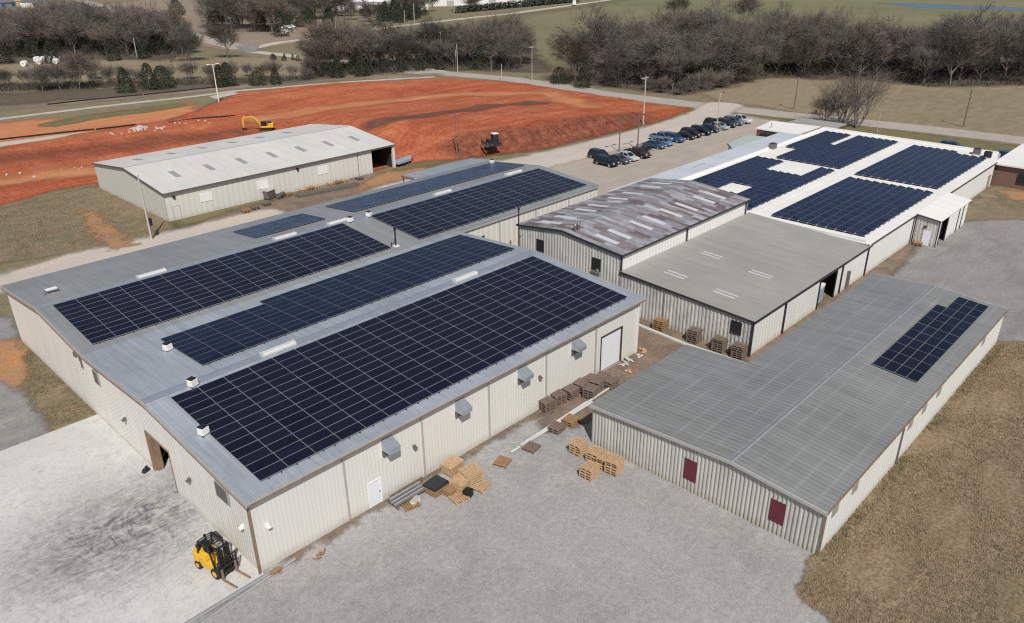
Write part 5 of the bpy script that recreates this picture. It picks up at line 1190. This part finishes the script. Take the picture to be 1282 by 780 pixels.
for i, (l, k, c, q) in enumerate(cars): car(l, k, c, at(*q), R_(-90)+rng.uniform(-.07, .07))
for c, l in (((1191, 188), 'blue car half hidden behind the white factory roof'), ((1263, 201), 'dark blue car half hidden behind the brick building roof')): car(l, 'suv', (.03, .09, .22), at(*c), R_(-80))
P = at(806, 189); e_ = empty('utility_trailer', P, R_(-90), 'small dark utility trailer between maroon pickup and teal sedan', 'trailer')
mb = MB(); mb.box((0, 0, .55), (2.6, 1.5, .1)); mb.bar((1.3, 0, .55), (2.4, 0, .5), .1); mb.build('deck', 'black', e_)
mb = MB(); [mb.bar((-1.25+2.5*i, sy*.7, .6), (-1.25+2.5*i, sy*.7, 1.3), .07) for i in (0, .5, 1) for sy in (-1, 1)]; [mb.bar((-1.25, sy*.7, 1.3), (1.25, sy*.7, 1.3), .07) for sy in (-1, 1)]; mb.build('rail', 'black', e_)
for sy in (-1, 1): mb = MB(); mb.tube((0, sy*.8, .33), (0, sy*.98, .33), .33, n=12); mb.build('wheel', 'rubber', e_)
P = at(719, 7); e_ = empty('box_truck', P, R_(40), 'tiny white truck on the pale road at the top', 'truck')
mb = MB(); mb.box((-1.2, 0, 2.2), (5.4, 2.4, 2.7)); mb.build('cargo_box', 'white', e_); mb = MB(); mb.box((2.6, 0, 1.5), (1.9, 2.2, 1.9), taper=.85); mb.build('cab', 'white', e_); mb = MB(); mb.box((3.2, 0, 1.95), (.9, 1.9, .7)); mb.build('windscreen', 'glass', e_)
for sx in (-2.6, 2.6):
    for sy in (-1, 1): mb = MB(); mb.tube((sx, sy*.9, .5), (sx, sy*1.2, .5), .5, n=10); mb.build('wheel', 'rubber', e_)

# forklift
fk = empty('forklift', (-1.72, 2.25, .04), R_(-90+11), 'yellow forklift with black mast parked at the warehouse corner', 'forklift')   # local +x is forward
mb = MB(); mb.prism([Vector((-1.15, -.55, .28)), Vector((.75, -.55, .28)), Vector((.75, -.55, .62)), Vector((.35, -.55, .75)), Vector((-.2, -.55, .75)), Vector((-.2, -.55, 1.05)), Vector((-1.15, -.55, 1.05))], (0, 1.1, 0)); mb.build('chassis', 'yellow', fk, .05)
mb = MB(); mb.prism([Vector((-1.62, -.35, .35)), Vector((-1.62, .35, .35)), Vector((-1.35, .62, .35)), Vector((-.95, .62, .35)), Vector((-.95, -.62, .35)), Vector((-1.35, -.62, .35))], (0, 0, .82)); mb.build('counterweight', 'yellow', fk, .09)
mb = MB(); mb.box((-.75, 0, 1.15), (.95, .95, .22), taper=.9); mb.build('hood', 'yellow', fk, .06)
mb = MB(); mb.tube((-1.2, -.35, 1.42), (-1.2, .35, 1.42), .165, n=16); mb.build('gas_bottle', 'black', fk)
mb = MB(); mb.tube((-1.38, .42, 1.15), (-1.38, .42, 1.75), .06, n=8); mb.build('exhaust', 'black', fk)
mb = MB(); mb.box((-.45, 0, 1.27), (.5, .52, .14)); mb.box((-.72, 0, 1.52), (.13, .5, .5)); mb.build('seat', 'black', fk, .04)
mb = MB()
for sy in (-1, 1):
    mb.bar((-.95, sy*.5, 1.2), (-.75, sy*.48, 2.15), .09); mb.bar((.5, sy*.5, .7), (.18, sy*.48, 2.15), .09); mb.bar((-.75, sy*.48, 2.15), (.25, sy*.48, 2.15), .09)
for k in range(7): mb.bar((-.75+k*.16, -.48, 2.17), (-.75+k*.16, .48, 2.17), .05)
mb.build('overhead_guard', 'black', fk)
mb = MB(); mb.bar((.28, 0, .8), (.1, 0, 1.3), .06); N = 14
for k in range(N):
    a, b_ = k*6.283/N, (k+1)*6.283/N; mb.bar((.06+.06*math.sin(a), .19*math.cos(a), 1.33+.12*math.sin(a)), (.06+.06*math.sin(b_), .19*math.cos(b_), 1.33+.12*math.sin(b_)), .03)
mb.build('steering_wheel', 'black', fk)
mb = MB()
for sy in (-1, 1): mb.box((.86, sy*.36, 1.15), (.16, .11, 2.2)); mb.box((.95, sy*.25, 1.2), (.10, .08, 2.1))
for z_ in (.35, 1.25, 2.2): mb.box((.86, 0, z_), (.12, .72, .12))
mb.tube((.84, .1, .3), (.84, .1, 2.0), .06, n=8); mb.tube((.84, -.1, .3), (.84, -.1, 2.0), .06, n=8); mb.build('mast', 'black', fk)
mb = MB(); mb.box((1.05, 0, .42), (.07, 1.35, .12)); mb.box((1.05, 0, .85), (.07, 1.35, .12))
for y in (-.64, .64): mb.box((1.05, y, .9), (.07, .07, 1.1))
mb.build('carriage', 'black', fk)
mb = MB(); mb.box((1.05, 0, 1.42), (.06, 1.35, .06)); mb.box((1.05, 0, 1.16), (.06, 1.25, .05)); [mb.box((1.05, y, 1.15), (.05, .05, .55)) for y in (-.45, -.15, .15, .45)]; mb.build('load_guard', 'black', fk)
for sy in (-1, 1):
    mb = MB(); mb.box((1.11, sy*.48, .48), (.06, .14, .75)); mb.prism([Vector((1.08, sy*.48-.07, .08)), Vector((2.3, sy*.48-.05, .10)), Vector((2.3, sy*.48-.05, .125)), Vector((1.08, sy*.48-.07, .15))], (0, .13, 0)); mb.build('fork', 'trim_rust', fk)
for (x, r, w_) in ((.55, .36, .3), (-1.05, .29, .24)):
    for sy in (-1, 1):
        mb = MB(); mb.tube((x, sy*(.62-w_), r), (x, sy*.64, r), r, n=18); wo = mb.build('wheel', 'rubber', fk); mb = MB(); mb.tube((x, sy*.63, r), (x, sy*.655, r), r*.55, n=12); mb.build('rim', 'yellow', wo)
mb = MB(); mb.tube((-.75, 0, 2.17), (-.75, 0, 2.32), .06); mb.build('beacon', 'black', fk); fk.scale = (1.06,)*3

# excavator
P = at(334, 163.5); ex = empty('excavator', P, math.atan2(.72, -.70)+.1, 'yellow excavator with bent arm working behind the pale shed', 'excavator')
for sy in (-1, 1):
    mb = MB(); mb.prism([Vector((x, sy*1.15-.3, z)) for x, z in ((-1.9, .25), (-1.6, 0), (1.6, 0), (1.9, .25), (1.9, .6), (1.6, .85), (-1.6, .85), (-1.9, .6))], (0, .6, 0)); mb.build('track', 'rubber', ex)
mb = MB(); mb.box((0, 0, .75), (1.6, 1.7, .5)); mb.build('undercarriage', 'black', ex)
mb = MB(); mb.box((-.5, 0, 1.3), (3.6, 2.6, .5)); mb.box((-1.5, 0, 1.85), (1.6, 2.5, .8)); mb.build('house', 'yellow', ex, .08)
mb = MB(); mb.box((-.9, -.2, 2.0), (1.2, 1.9, 1.0)); mb.build('engine_cover', 'black', ex, .06)
mb = MB(); mb.box((.5, .75, 2.15), (1.4, 1.0, 1.5), taper=.9); cb = mb.build('cab', 'black', ex, .05); mb = MB(); mb.box((.56, .75, 2.3), (1.38, 1.04, .8)); mb.build('window', 'glass', cb)
def limb(name, pts, w_, mat='yellow'):
    mb = MB(); mb.prism([Vector((x, -w_/2-.3, z)) for x, z in pts], (0, w_, 0)); return mb.build(name, mat, ex, .03)
limb('boom', [(.9, 1.4), (1.2, 1.9), (3.0, 4.0), (4.0, 4.35), (6.2, 3.95), (6.3, 3.7), (4.0, 4.0), (3.25, 3.65), (1.5, 1.45)], .4)
limb('stick', [(5.6, 4.35), (6.2, 4.4), (6.75, 3.0), (6.6, .9), (6.3, .9), (6.2, 3.0)], .4)
limb('bucket', [(6.9, 1.0), (6.3, 1.0), (5.7, .5), (5.7, .05), (6.5, -.05), (7.0, .35)], 1.1, 'black')
mb = MB(); mb.bar((2.0, -.3, 1.7), (3.2, -.3, 3.3), .16); mb.bar((4.2, -.3, 4.55), (5.7, -.3, 4.5), .15); mb.build('ram', 'steel', ex)

ex.scale = (.76,)*3
# bulldozer on the bank
P = at(617, 182, 2.0)
for _ in range(12): P = at(617, 182, .5*P.z+.5*float(red_h(np.array([[P.x, P.y]]), np.array([9.0]))[0][0]))
dz = empty('bulldozer', P, math.atan2(.60, -.8)+.35, 'dark bulldozer with white cab roof on the red bank', 'bulldozer')
for sy in (-1, 1):
    mb = MB(); mb.prism([Vector((x, sy*.95-.25, z)) for x, z in ((-1.7, .3), (-1.3, 0), (1.3, 0), (1.7, .3), (1.5, .7), (-.2, 1.0), (-1.5, .7))], (0, .5, 0)); mb.build('track', 'rubber', dz)
mb = MB(); mb.box((.5, 0, 1.05), (1.9, 1.1, .9)); mb.box((-.7, 0, 1.0), (1.2, 1.3, .8)); mb.build('hull', 'black', dz, .06)
mb = MB(); [mb.bar((sx, sy*.6, 1.3), (sx, sy*.6, 2.6), .1) for sx in (-1.1, .05) for sy in (-1, 1)]; mb.box((-.52, 0, 1.9), (1.05, 1.1, 1.1)); mb.build('cab', 'glass', dz); mb = MB(); mb.box((-.52, 0, 2.66), (1.5, 1.5, .12)); mb.build('cab_roof', 'white', dz)
mb = MB(); mb.prism([Vector((2.0, -1.6, .0)), Vector((2.2, -1.6, .1)), Vector((2.05, -1.6, .6)), Vector((2.25, -1.6, 1.15)), Vector((2.1, -1.6, 1.15)), Vector((1.9, -1.6, .6))], (0, 3.2, 0)); mb.bar((1.95, -1, .4), (.4, -1.25, .4), .15); mb.bar((1.95, 1, .4), (.4, 1.25, .4), .15); mb.build('blade', 'steel', dz)
mb = MB(); mb.tube((.9, .3, 1.4), (.9, .3, 2.1), .07); mb.build('exhaust', 'steel', dz); dz.scale = (.85,)*3

# ------------------------------------------------------------------ pallets, crates, pipes
def pallet_mesh():
    mb = MB()
    for y in (-.48, 0, .48):
        for x in (-.53, 0, .53): mb.box((x, y, .105), (.13, .10, .165))
        mb.box((0, y, .012), (1.2, .10, .024))
    for k in range(7): mb.box((-.54+k*.18, 0, .20), (.135, 1.08, .026))
    return mb
PM = {}
def pallet(loc, rz, mat, label, group=None):
    if mat not in PM: PM[mat] = o = pallet_mesh().build('pallet', mat, recalc=False)
    else: o = PM[mat].copy(); COL.objects.link(o)
    if 'group' in o: del o['group']
    o.location = loc; o.rotation_euler = (0, 0, rz); return tag(o, label, 'pallet', group)
def stack(px_, n, mat, where, rz=0.0, world=None):
    P = Vector(world) if world else at(*px_)
    n = n if n < 3 else max(2, round(n*.62))
    for k in range(n):
        lab = f'top pallet of {where}' if k == n-1 else (f'bottom pallet of {where}' if k == 0 else f'middle pallet inside {where}')
        if n == 1: lab = where
        pallet((P.x+rng.uniform(-.04, .04), P.y+rng.uniform(-.04, .04), .03+k*.232), rz+rng.uniform(-.06, .06), mat, lab, f'pallets of {where}' if 0 < k < n-1 else None)
stack((724, 566), 7, 'wood', 'the far pale stack in the front pallet cluster', .1); stack((745.5, 577), 7, 'wood', 'the middle pale stack in the front pallet cluster', .05); stack((769, 590.5), 8, 'wood', 'the pale stack nearest the workshop in the front cluster', .12); stack((738, 596), 7, 'wood', 'the nearest pale stack in the front pallet cluster', .08); stack((758, 584), 7, 'wood', 'the pale stack second from the workshop in the front cluster', .1)
for i, (c, n, w_) in enumerate([((684, 512), 6, 'the leftmost dark stack along the warehouse wall'), ((698, 504), 7, 'the second dark stack along the warehouse wall'), ((714, 497), 7, 'the third dark stack along the warehouse wall'), ((727, 489), 7, 'the fourth dark stack along the warehouse wall'), ((740, 497), 6, 'the dark stack beside the white pipes'), ((747, 487), 6, 'the dark stack right of the one beside the pipes'), ((737, 479.5), 5, 'the low dark stack close to the warehouse wall'), ((754, 475), 4, 'the dark stack left of the roller door'), ((764, 484), 5, 'the rightmost dark stack near the roller door')]):
    stack(c, n, 'wood_old', w_, rng.uniform(-.2, .3))
stack((629, 580), 1, 'wood_brown', 'single brown pallet at the near end of the white pipes', .3); stack((665, 562), 1, 'wood_old', 'single grey pallet beside the white pipes', .2); stack((697, 539), 2, 'wood_old', 'the low pair of pallets under the white pipes', .1); stack((714, 530), 2, 'wood_brown', 'the low pair of pallets near the workshop corner', .15)
for c, n, w_ in (((823, 398), 8, 'the leftmost stack at the annex wall'), ((866, 412), 9, 'the second stack at the annex wall'), ((898, 425), 9, 'the third stack at the annex wall'), ((922, 435), 9, 'the stack nearest the annex corner')): stack(c, n, 'wood_old' if n == 9 else 'wood_brown', w_, math.pi/2+.05, world=(46.72, atx(c[0], c[1], 46.1).y, 0))
stack((1149, 307), 4, 'wood_brown', 'the small stack beside the white shed', .2)
for c, n, m, w_ in (((308, 266), 3, 'wood_brown', 'the near left stack on the grass by the long shed'), ((320, 262), 2, 'wood_old', 'the low stack right of the near left stack'), ((334, 257), 3, 'wood_old', 'the dark stack before the grey cabinet'), ((362, 245), 4, 'wood_brown', 'the first brown stack along the long shed'), ((380, 240), 4, 'wood', 'the second brown stack along the long shed'), ((397, 236), 4, 'wood', 'the third brown stack along the long shed'), ((414, 232), 4, 'wood', 'the fourth brown stack along the long shed'), ((432, 228), 3, 'wood', 'the fifth brown stack along the long shed'), ((388, 238), 3, 'wood_brown', 'the low brown stack in the middle of the row'), ((423, 230), 3, 'wood_brown', 'the low brown stack near the row end'), ((450, 225), 4, 'wood_old', 'the dark stack at the right end of the row')): stack(c, n, m, w_, rng.uniform(-.2, .2))
# steel stock lying in the yard by the long shed
P0, P1 = at(372, 247), at(447, 232)
e_ = empty('steel_stock', P0.lerp(P1, .5), math.atan2(P1.y-P0.y, P1.x-P0.x), 'dark bundle of long steel beams lying along the long shed', 'beams')
L_ = (P1-P0).length
for k in range(4): mb = MB(); mb.box((rng.uniform(-.4, .4), -.6+k*.4, .22), (L_, .28, .4)); mb.build('beam', 'steel', e_)
for x in (-L_*.3, L_*.3): mb = MB(); mb.box((x, 0, .04), (.2, 2.2, .12)); mb.build('skid', 'wood_old', e_)
e_ = empty('cabinet', at(338, 249), .3, 'grey steel cabinet standing among pallets by the long shed', 'cabinet'); mb = MB(); mb.box((0, 0, .8), (1.6, 1.1, 1.3)); mb.build('body', 'steel', e_, .04); mb = MB(); mb.box((0, 0, 1.5), (1.8, 1.3, .08)); mb.build('lid', 'trim_pale', e_); mb = MB(); [mb.box((sx*.7, sy*.45, .08), (.15, .15, .16)) for sx in (-1, 1) for sy in (-1, 1)]; mb.build('feet', 'black', e_)
e_ = empty('tank', at(352, 248), .5, 'grey tank lying beside the grey cabinet by the long shed', 'tank'); mb = MB(); mb.tube((-.8, 0, .55), (.8, 0, .55), .38, n=16); mb.build('vessel', 'steel', e_); mb = MB(); mb.box((-.5, 0, .12), (.15, .9, .35)); mb.box((.5, 0, .12), (.15, .9, .35)); mb.build('saddle', 'steel', e_)
e_ = empty('parked_boat', at(505, 206), .2, 'pale blue covered boat on the grass by the open bay', 'boat'); mb = MB(); mb.prism([Vector((-2.2, -.8, .5)), Vector((1.4, -.8, .5)), Vector((2.5, 0, .8)), Vector((1.4, .8, .5)), Vector((-2.2, .8, .5))], (0, 0, .55)); mb.build('hull', 'wrap_blue', e_, .08); mb = MB(); mb.bar((-2.2, 0, .35), (3.0, 0, .4), .12); mb.tube((-.6, -.9, .3), (-.6, .9, .3), .3, n=12); mb.build('trailer', 'black', e_)

# goods by the long wall
def crate(px_, size, mat, label, rz, name='crate', lid=None, z=0.0, cat='crate', world=None):
    P = at(*px_) if world is None else Vector(world); e = empty(name, (P.x, P.y, z), rz, label, cat); X, Y, H = size
    mb = MB(); n = max(2, int(H/.2))
    for k in range(n):
        z_ = .12+(k+.5)*(H-.12)/n; hh = (H-.12)/n*.72
        for sy in (-1, 1): mb.box((0, sy*(Y/2-.02), z_), (X, .03, hh)); 
        for sx in (-1, 1): mb.box((sx*(X/2-.02), 0, z_), (.03, Y-.06, hh))
    mb.build('slatted_side', mat, e)
    mb = MB(); [mb.box((sx*(X/2-.06), sy*(Y/2-.06), H/2+.05), (.09, .09, H-.1)) for sx in (-1, 1) for sy in (-1, 1)]; [mb.box((0, y, .06), (X, .1, .11)) for y in (-Y/2+.05, 0, Y/2-.05)]; mb.build('frame', mat, e)
    mb = MB(); m_ = int(X/.17)
    for k in range(m_): mb.box((-X/2+(k+.5)*X/m_, 0, H+.015), (X/m_*.86, Y, .03))
    mb.box((0, 0, H*.5), (X-.14, Y-.14, H-.2), mi=1); mb.build('top', [mat, 'interior'], e)
    if lid: mb = MB(); mb.box((0, 0, H+.12), (X+.04, Y+.04, .2), taper=.93); mb.build('cover', lid, e, .05)
    return e
crate((567, 590), (1.5, 1.1, .85), 'wood', 'pale slatted crate closest to the warehouse wall', .1); crate((590, 604), (1.45, 1.25, 1.15), 'wood', 'tall pale crate at the right of the wall cluster', -.15)
crate((577, 613), (1.2, 1.2, .9), 'wood', 'pale crate with dark box in front, middle of the wall cluster', .2); crate((546, 614), (1.5, 1.3, .55), 'wood_brown', 'low crate under a black cover by the wall', .1, lid='tarp_black')
crate((565, 618), (1.0, .75, .5), 'wood_brown', 'small brown crate in front of the wall cluster', .15); crate((586, 621), (.6, .6, .55), 'black', 'small dark box leaning before the pale crates', .3, cat='box')
stack((602, 611), 1, 'wood', 'single pale pallet behind the tall pale crate', .2); stack((575, 625), 1, 'wood', 'single pale pallet lying before the small brown crate', -.1)
P = at(511, 624); e_ = empty('metal_rack', (P.x, P.y, 0), .0, 'rack of long steel strips lying beside the white wall door', 'rack')
mb = MB(); [mb.box((0, y, .42), (3.0, .1, .14)) for y in (-.5, .5)]; [mb.box((x, 0, .33), (.12, 1.15, .12)) for x in (-1.3, 0, 1.3)]; [mb.box((x, y, .14), (.12, .12, .28)) for x in (-1.3, 1.3) for y in (-.5, .5)]; mb.build('cradle', 'wood_old', e_)
for k in range(5): mb = MB(); mb.box((rng.uniform(-.1, .1), -.36+k*.18, .46), (2.8, .12, .09)); mb.build('strip', 'galv' if k % 2 == 0 else 'steel', e_)
mb = MB(); mb.box((.4, .62, .3), (3.0, .1, .55)); mb.build('side_board', 'wood_old', e_)
stack((514, 633), 1, 'wood_brown', 'broken reddish pallet in front of the steel strip rack', -.3); e_ = empty('carton', at(520, 630), .3, 'small white carton before the steel strip rack', 'box'); mb = MB(); mb.box((0, 0, .2), (.8, .35, .38)); mb.build('box', 'white', e_, .02); mb = MB(); mb.box((0, 0, .40), (.82, .37, .02)); mb.build('flap', 'trim_pale', e_)
# long white pipes
for i, (a, b_, lab) in enumerate((((640, 566, .15), (742, 503, .25), 'nearest of the long white pipes between warehouse and workshop'), ((648, 560.5, .15), (746, 497, .25), 'middle of the long white pipes between warehouse and workshop'), ((652, 557, .32), (735, 503, .30), 'shorter upper white pipe lying on the long white pipes'), ((690, 533, .2), (764, 485, .2), 'far white pipe running up to the dark pallets'))):
    p0, p1 = at(*a), at(*b_); c = p0.lerp(p1, .5); e_ = empty('white_pipe', c, 0, lab, 'pipe', 'long white pipes'); mb = MB(); mb.bar(p0-c, p1-c, .17, .12); mb.build('channel', 'dull_white', e_, .02)
    mb = MB(); mb.box((p0-c)+Vector((-.06, 0, 0)), (.12, .2, .15)); mb.build('end_cap', 'trim_pale', e_)
mb = MB(); P0, P1 = at(768, 393.5, .1), at(936, 456.5, .1); pts = [P0, at(805, 409, .1), at(860, 431.5, .1), P1]
e_ = empty('white_gutter', pts[0], 0, 'long white gutter lying on the ground behind the workshop roof', 'gutter')
for k in range(3): mb = MB(); mb.bar(pts[k]-pts[0], pts[k+1]-pts[0], .34, .16); mb.build('section', 'dull_white', e_)
for (x0, x1, y, dy, lab) in ((-8.2, 1.0, -.62, .1, 'long pale steel channel along the concrete edge, outer'), (-5.2, 2.2, -.92, .35, 'long white steel channel along the concrete edge, inner')):
    e_ = empty('steel_channel', ((x0+x1)/2, y, .05), 0, lab, 'channel'); mb = MB(); mb.bar((-(x1-x0)/2, -dy, .03), ((x1-x0)/2, dy, .03), .12, .06); mb.build('web', 'trim_pale', e_); mb = MB(); mb.bar((-(x1-x0)/2, -dy+.1, .08), ((x1-x0)/2, dy+.1, .08), .03, .10); mb.build('flange', 'galv', e_)
# litter by the roller door and the corner
for i, (c, m, lab) in enumerate((((782, 457), 'trim_pale', 'grey bag of rubble right of the roller door'), ((789, 452), 'concrete', 'pale rock pile beside the downspout at the warehouse corner'), ((806, 440), 'wood', 'scrap of pale timber at the warehouse corner'), ((345, 716), 'wood_brown', 'clump of dry leaves at the near warehouse corner'), ((787, 466), 'wood', 'small scrap of timber on the dirt before the roller door'), ((402, 697), 'wood_brown', 'reddish dry weed on the gravel by the long wall'), ((800, 447), 'concrete', 'low grey rock at the warehouse corner'))):
    e_ = empty('debris', at(*c), rng.uniform(0, 3), lab, 'debris'); 
    for k in range(5): mb = MB(); mb.box((rng.uniform(-.4, .4), rng.uniform(-.25, .25), .08+.05*k), (rng.uniform(.25, .7), rng.uniform(.08, .3), rng.uniform(.05, .16)), rz=rng.uniform(0, 3), taper=.7); mb.build('piece', m, e_)
P = at(158, 590); 
e_ = empty('door_sweep', (-.55, 16.05, .04), .4, 'small black bag left of the open warehouse door', 'bag'); mb = MB(); mb.box((0, 0, .18), (.7, .4, .34), taper=.6); mb.build('sack', 'tarp_black', e_, .08); mb = MB(); mb.box((.1, 0, .38), (.2, .12, .1)); mb.build('knot', 'tarp_black', e_)
e_.name = 'black_bag'
e_ = empty('drain_grate', (-.35, 5.1, .05), 0, 'small dark drain box at the foot of the gable wall', 'drain'); mb = MB(); mb.box((0, 0, .12), (.35, .9, .22)); mb.build('body', 'steel', e_); mb = MB(); [mb.box((0, -.35+k*.14, .24), (.3, .05, .03)) for k in range(6)]; mb.build('grate', 'black', e_)
# white wrapped bales far left
for c, l in (((47, 77.5), 'white round bale, left of the row under the bare trees'), ((50.5, 80.5), 'white round bale, lower left of the row'), ((55.5, 77), 'white round bale, third from the left of the row'), ((63.5, 77.5), 'largest white round bale in the middle of the row'), ((71.5, 76.5), 'white round bale, upper right of the row'), ((71, 80), 'white round bale, lower right of the row'), ((31, 83), 'white round bale alone at the left of the others')):
    e_ = empty('round_bale', at(*c), YAW+math.pi/2, l, 'bale', 'white round bales'); mb = MB(); mb.tube((0, -.8, 1.0), (0, .8, 1.0), 1.0, n=20); mb.build('bale', 'white', e_, .12)
    mb = MB(); mb.tube((0, -.83, 1.0), (0, .83, 1.0), .35, n=12); mb.build('core', 'trim_pale', e_)
# white stones and stakes on the red earth
for i in range(16):
    c = (rng.uniform(0, 150), 0); q = (c[0], 226-c[0]*.16+rng.uniform(-6, 6)) if i < 9 else (rng.uniform(215, 270), rng.uniform(150, 158))
    P = at(*q); mb = MB(); mb.box((0, 0, .1), (rng.uniform(.25, .5), rng.uniform(.25, .45), .28), rz=rng.uniform(0, 3), taper=.6); o = mb.build('pale_rock', 'concrete'); o.location = (P.x, P.y, .22); tag(o, 'small pale rock scattered on the red earth', 'rock', 'pale rocks on the red earth')
# rubble pile
P = at(176, 163); mb = MB()
for k in range(60):
    a = rng.uniform(0, 6.28); r = abs(rng.gauss(0, 1.5)); mb.box((math.cos(a)*r*1.6, math.sin(a)*r, max(.1, .9-r*.45)), (rng.uniform(.3, .9), rng.uniform(.3, .7), rng.uniform(.2, .6)), rz=rng.uniform(0, 3), taper=.7)
o = mb.build('rubble_pile', 'concrete'); o.location = P; tag(o, 'heap of pale broken concrete at the end of the stone apron', 'rubble', kind='stuff')

# ------------------------------------------------------------------ far buildings
def far_house(name, loc, rz, L, W, H, ridge, wm, rm, label, cat='house', doors=0, win=0):
    e = empty(name, loc, rz, label, cat); mb = MB(); mb.box((0, 0, H/2), (L, W, H)); mb.build('wall', wm, e)
    mb = MB(); mb.prism([Vector((-L/2-.4, -W/2-.4, H)), Vector((-L/2-.4, W/2+.4, H)), Vector((-L/2-.4, 0, H+ridge))], (L+.8, 0, 0)); mb.build('roof', rm, e)
    for k in range(win):
        x = -L/2+(k+.5)*L/win; mb = MB(); mb.box((x, -W/2-.03, H*.55), (min(2.0, L/win*.4), .1, H*.3)); mb.build('window', 'glass', e)
    for k in range(doors):
        x = -L/2+(k+.5)*L/doors; mb = MB(); mb.box((x, -W/2-.05, H*.35), (L/doors*.35, .14, H*.7)); mb.build('door', 'trim_pale', e)
    return e
MT['slate'] = simple('grey_shingle', (.16, .16, .17), .85, var=.2); MT['blue_wall'] = simple('blue_siding', (.18, .28, .40), .7, var=.15); MT['tan_wall'] = simple('tan_sheathing', (.5, .36, .22), .8, var=.2)
P = at(470, 12); far_house('long_shed', P, R_(-36), 72, 22, 5.5, 3.0, 'white_wall', 'white', 'long white shed at the top, left of two', 'shed', 5)
P = at(588, 6); far_house('long_shed', P, R_(-36), 78, 22, 5.5, 2.5, 'white_wall', 'blue_white_roof', 'long white shed at the top, right of two', 'shed', 5)
P = at(458, 8.5); far_house('barn', at(451, 10), R_(-36), 22, 16, 4.5, 3.5, 'white_wall', 'slate', 'grey roofed barn before the left white shed', 'barn', 1, 2)
for c, s, l in (((5, 10), 'blue_wall', 'blue walled house at the top left corner'), ((13, 8), 'blue_wall', 'second blue walled house at the top left corner'), ((29, 8), 'tan_wall', 'unfinished tan house at the top left'), ((41, 9), 'white_wall', 'white house in the new estate at the top left'), ((50, 7.5), 'white_wall', 'small white house at the end of the new estate')):
    far_house('house', at(*c), R_(rng.uniform(20, 60)), 14, 10, 4.0, 3.2, s, 'slate' if 'tan' not in s else 'tan_wall', l, 'house', 1, 3)
far_house('barn', at(361, 41), R_(30), 7, 4, 2.5, 1.2, 'white_wall', 'white', 'small white outbuilding beside the dark cedar on the lane', 'barn', 1)
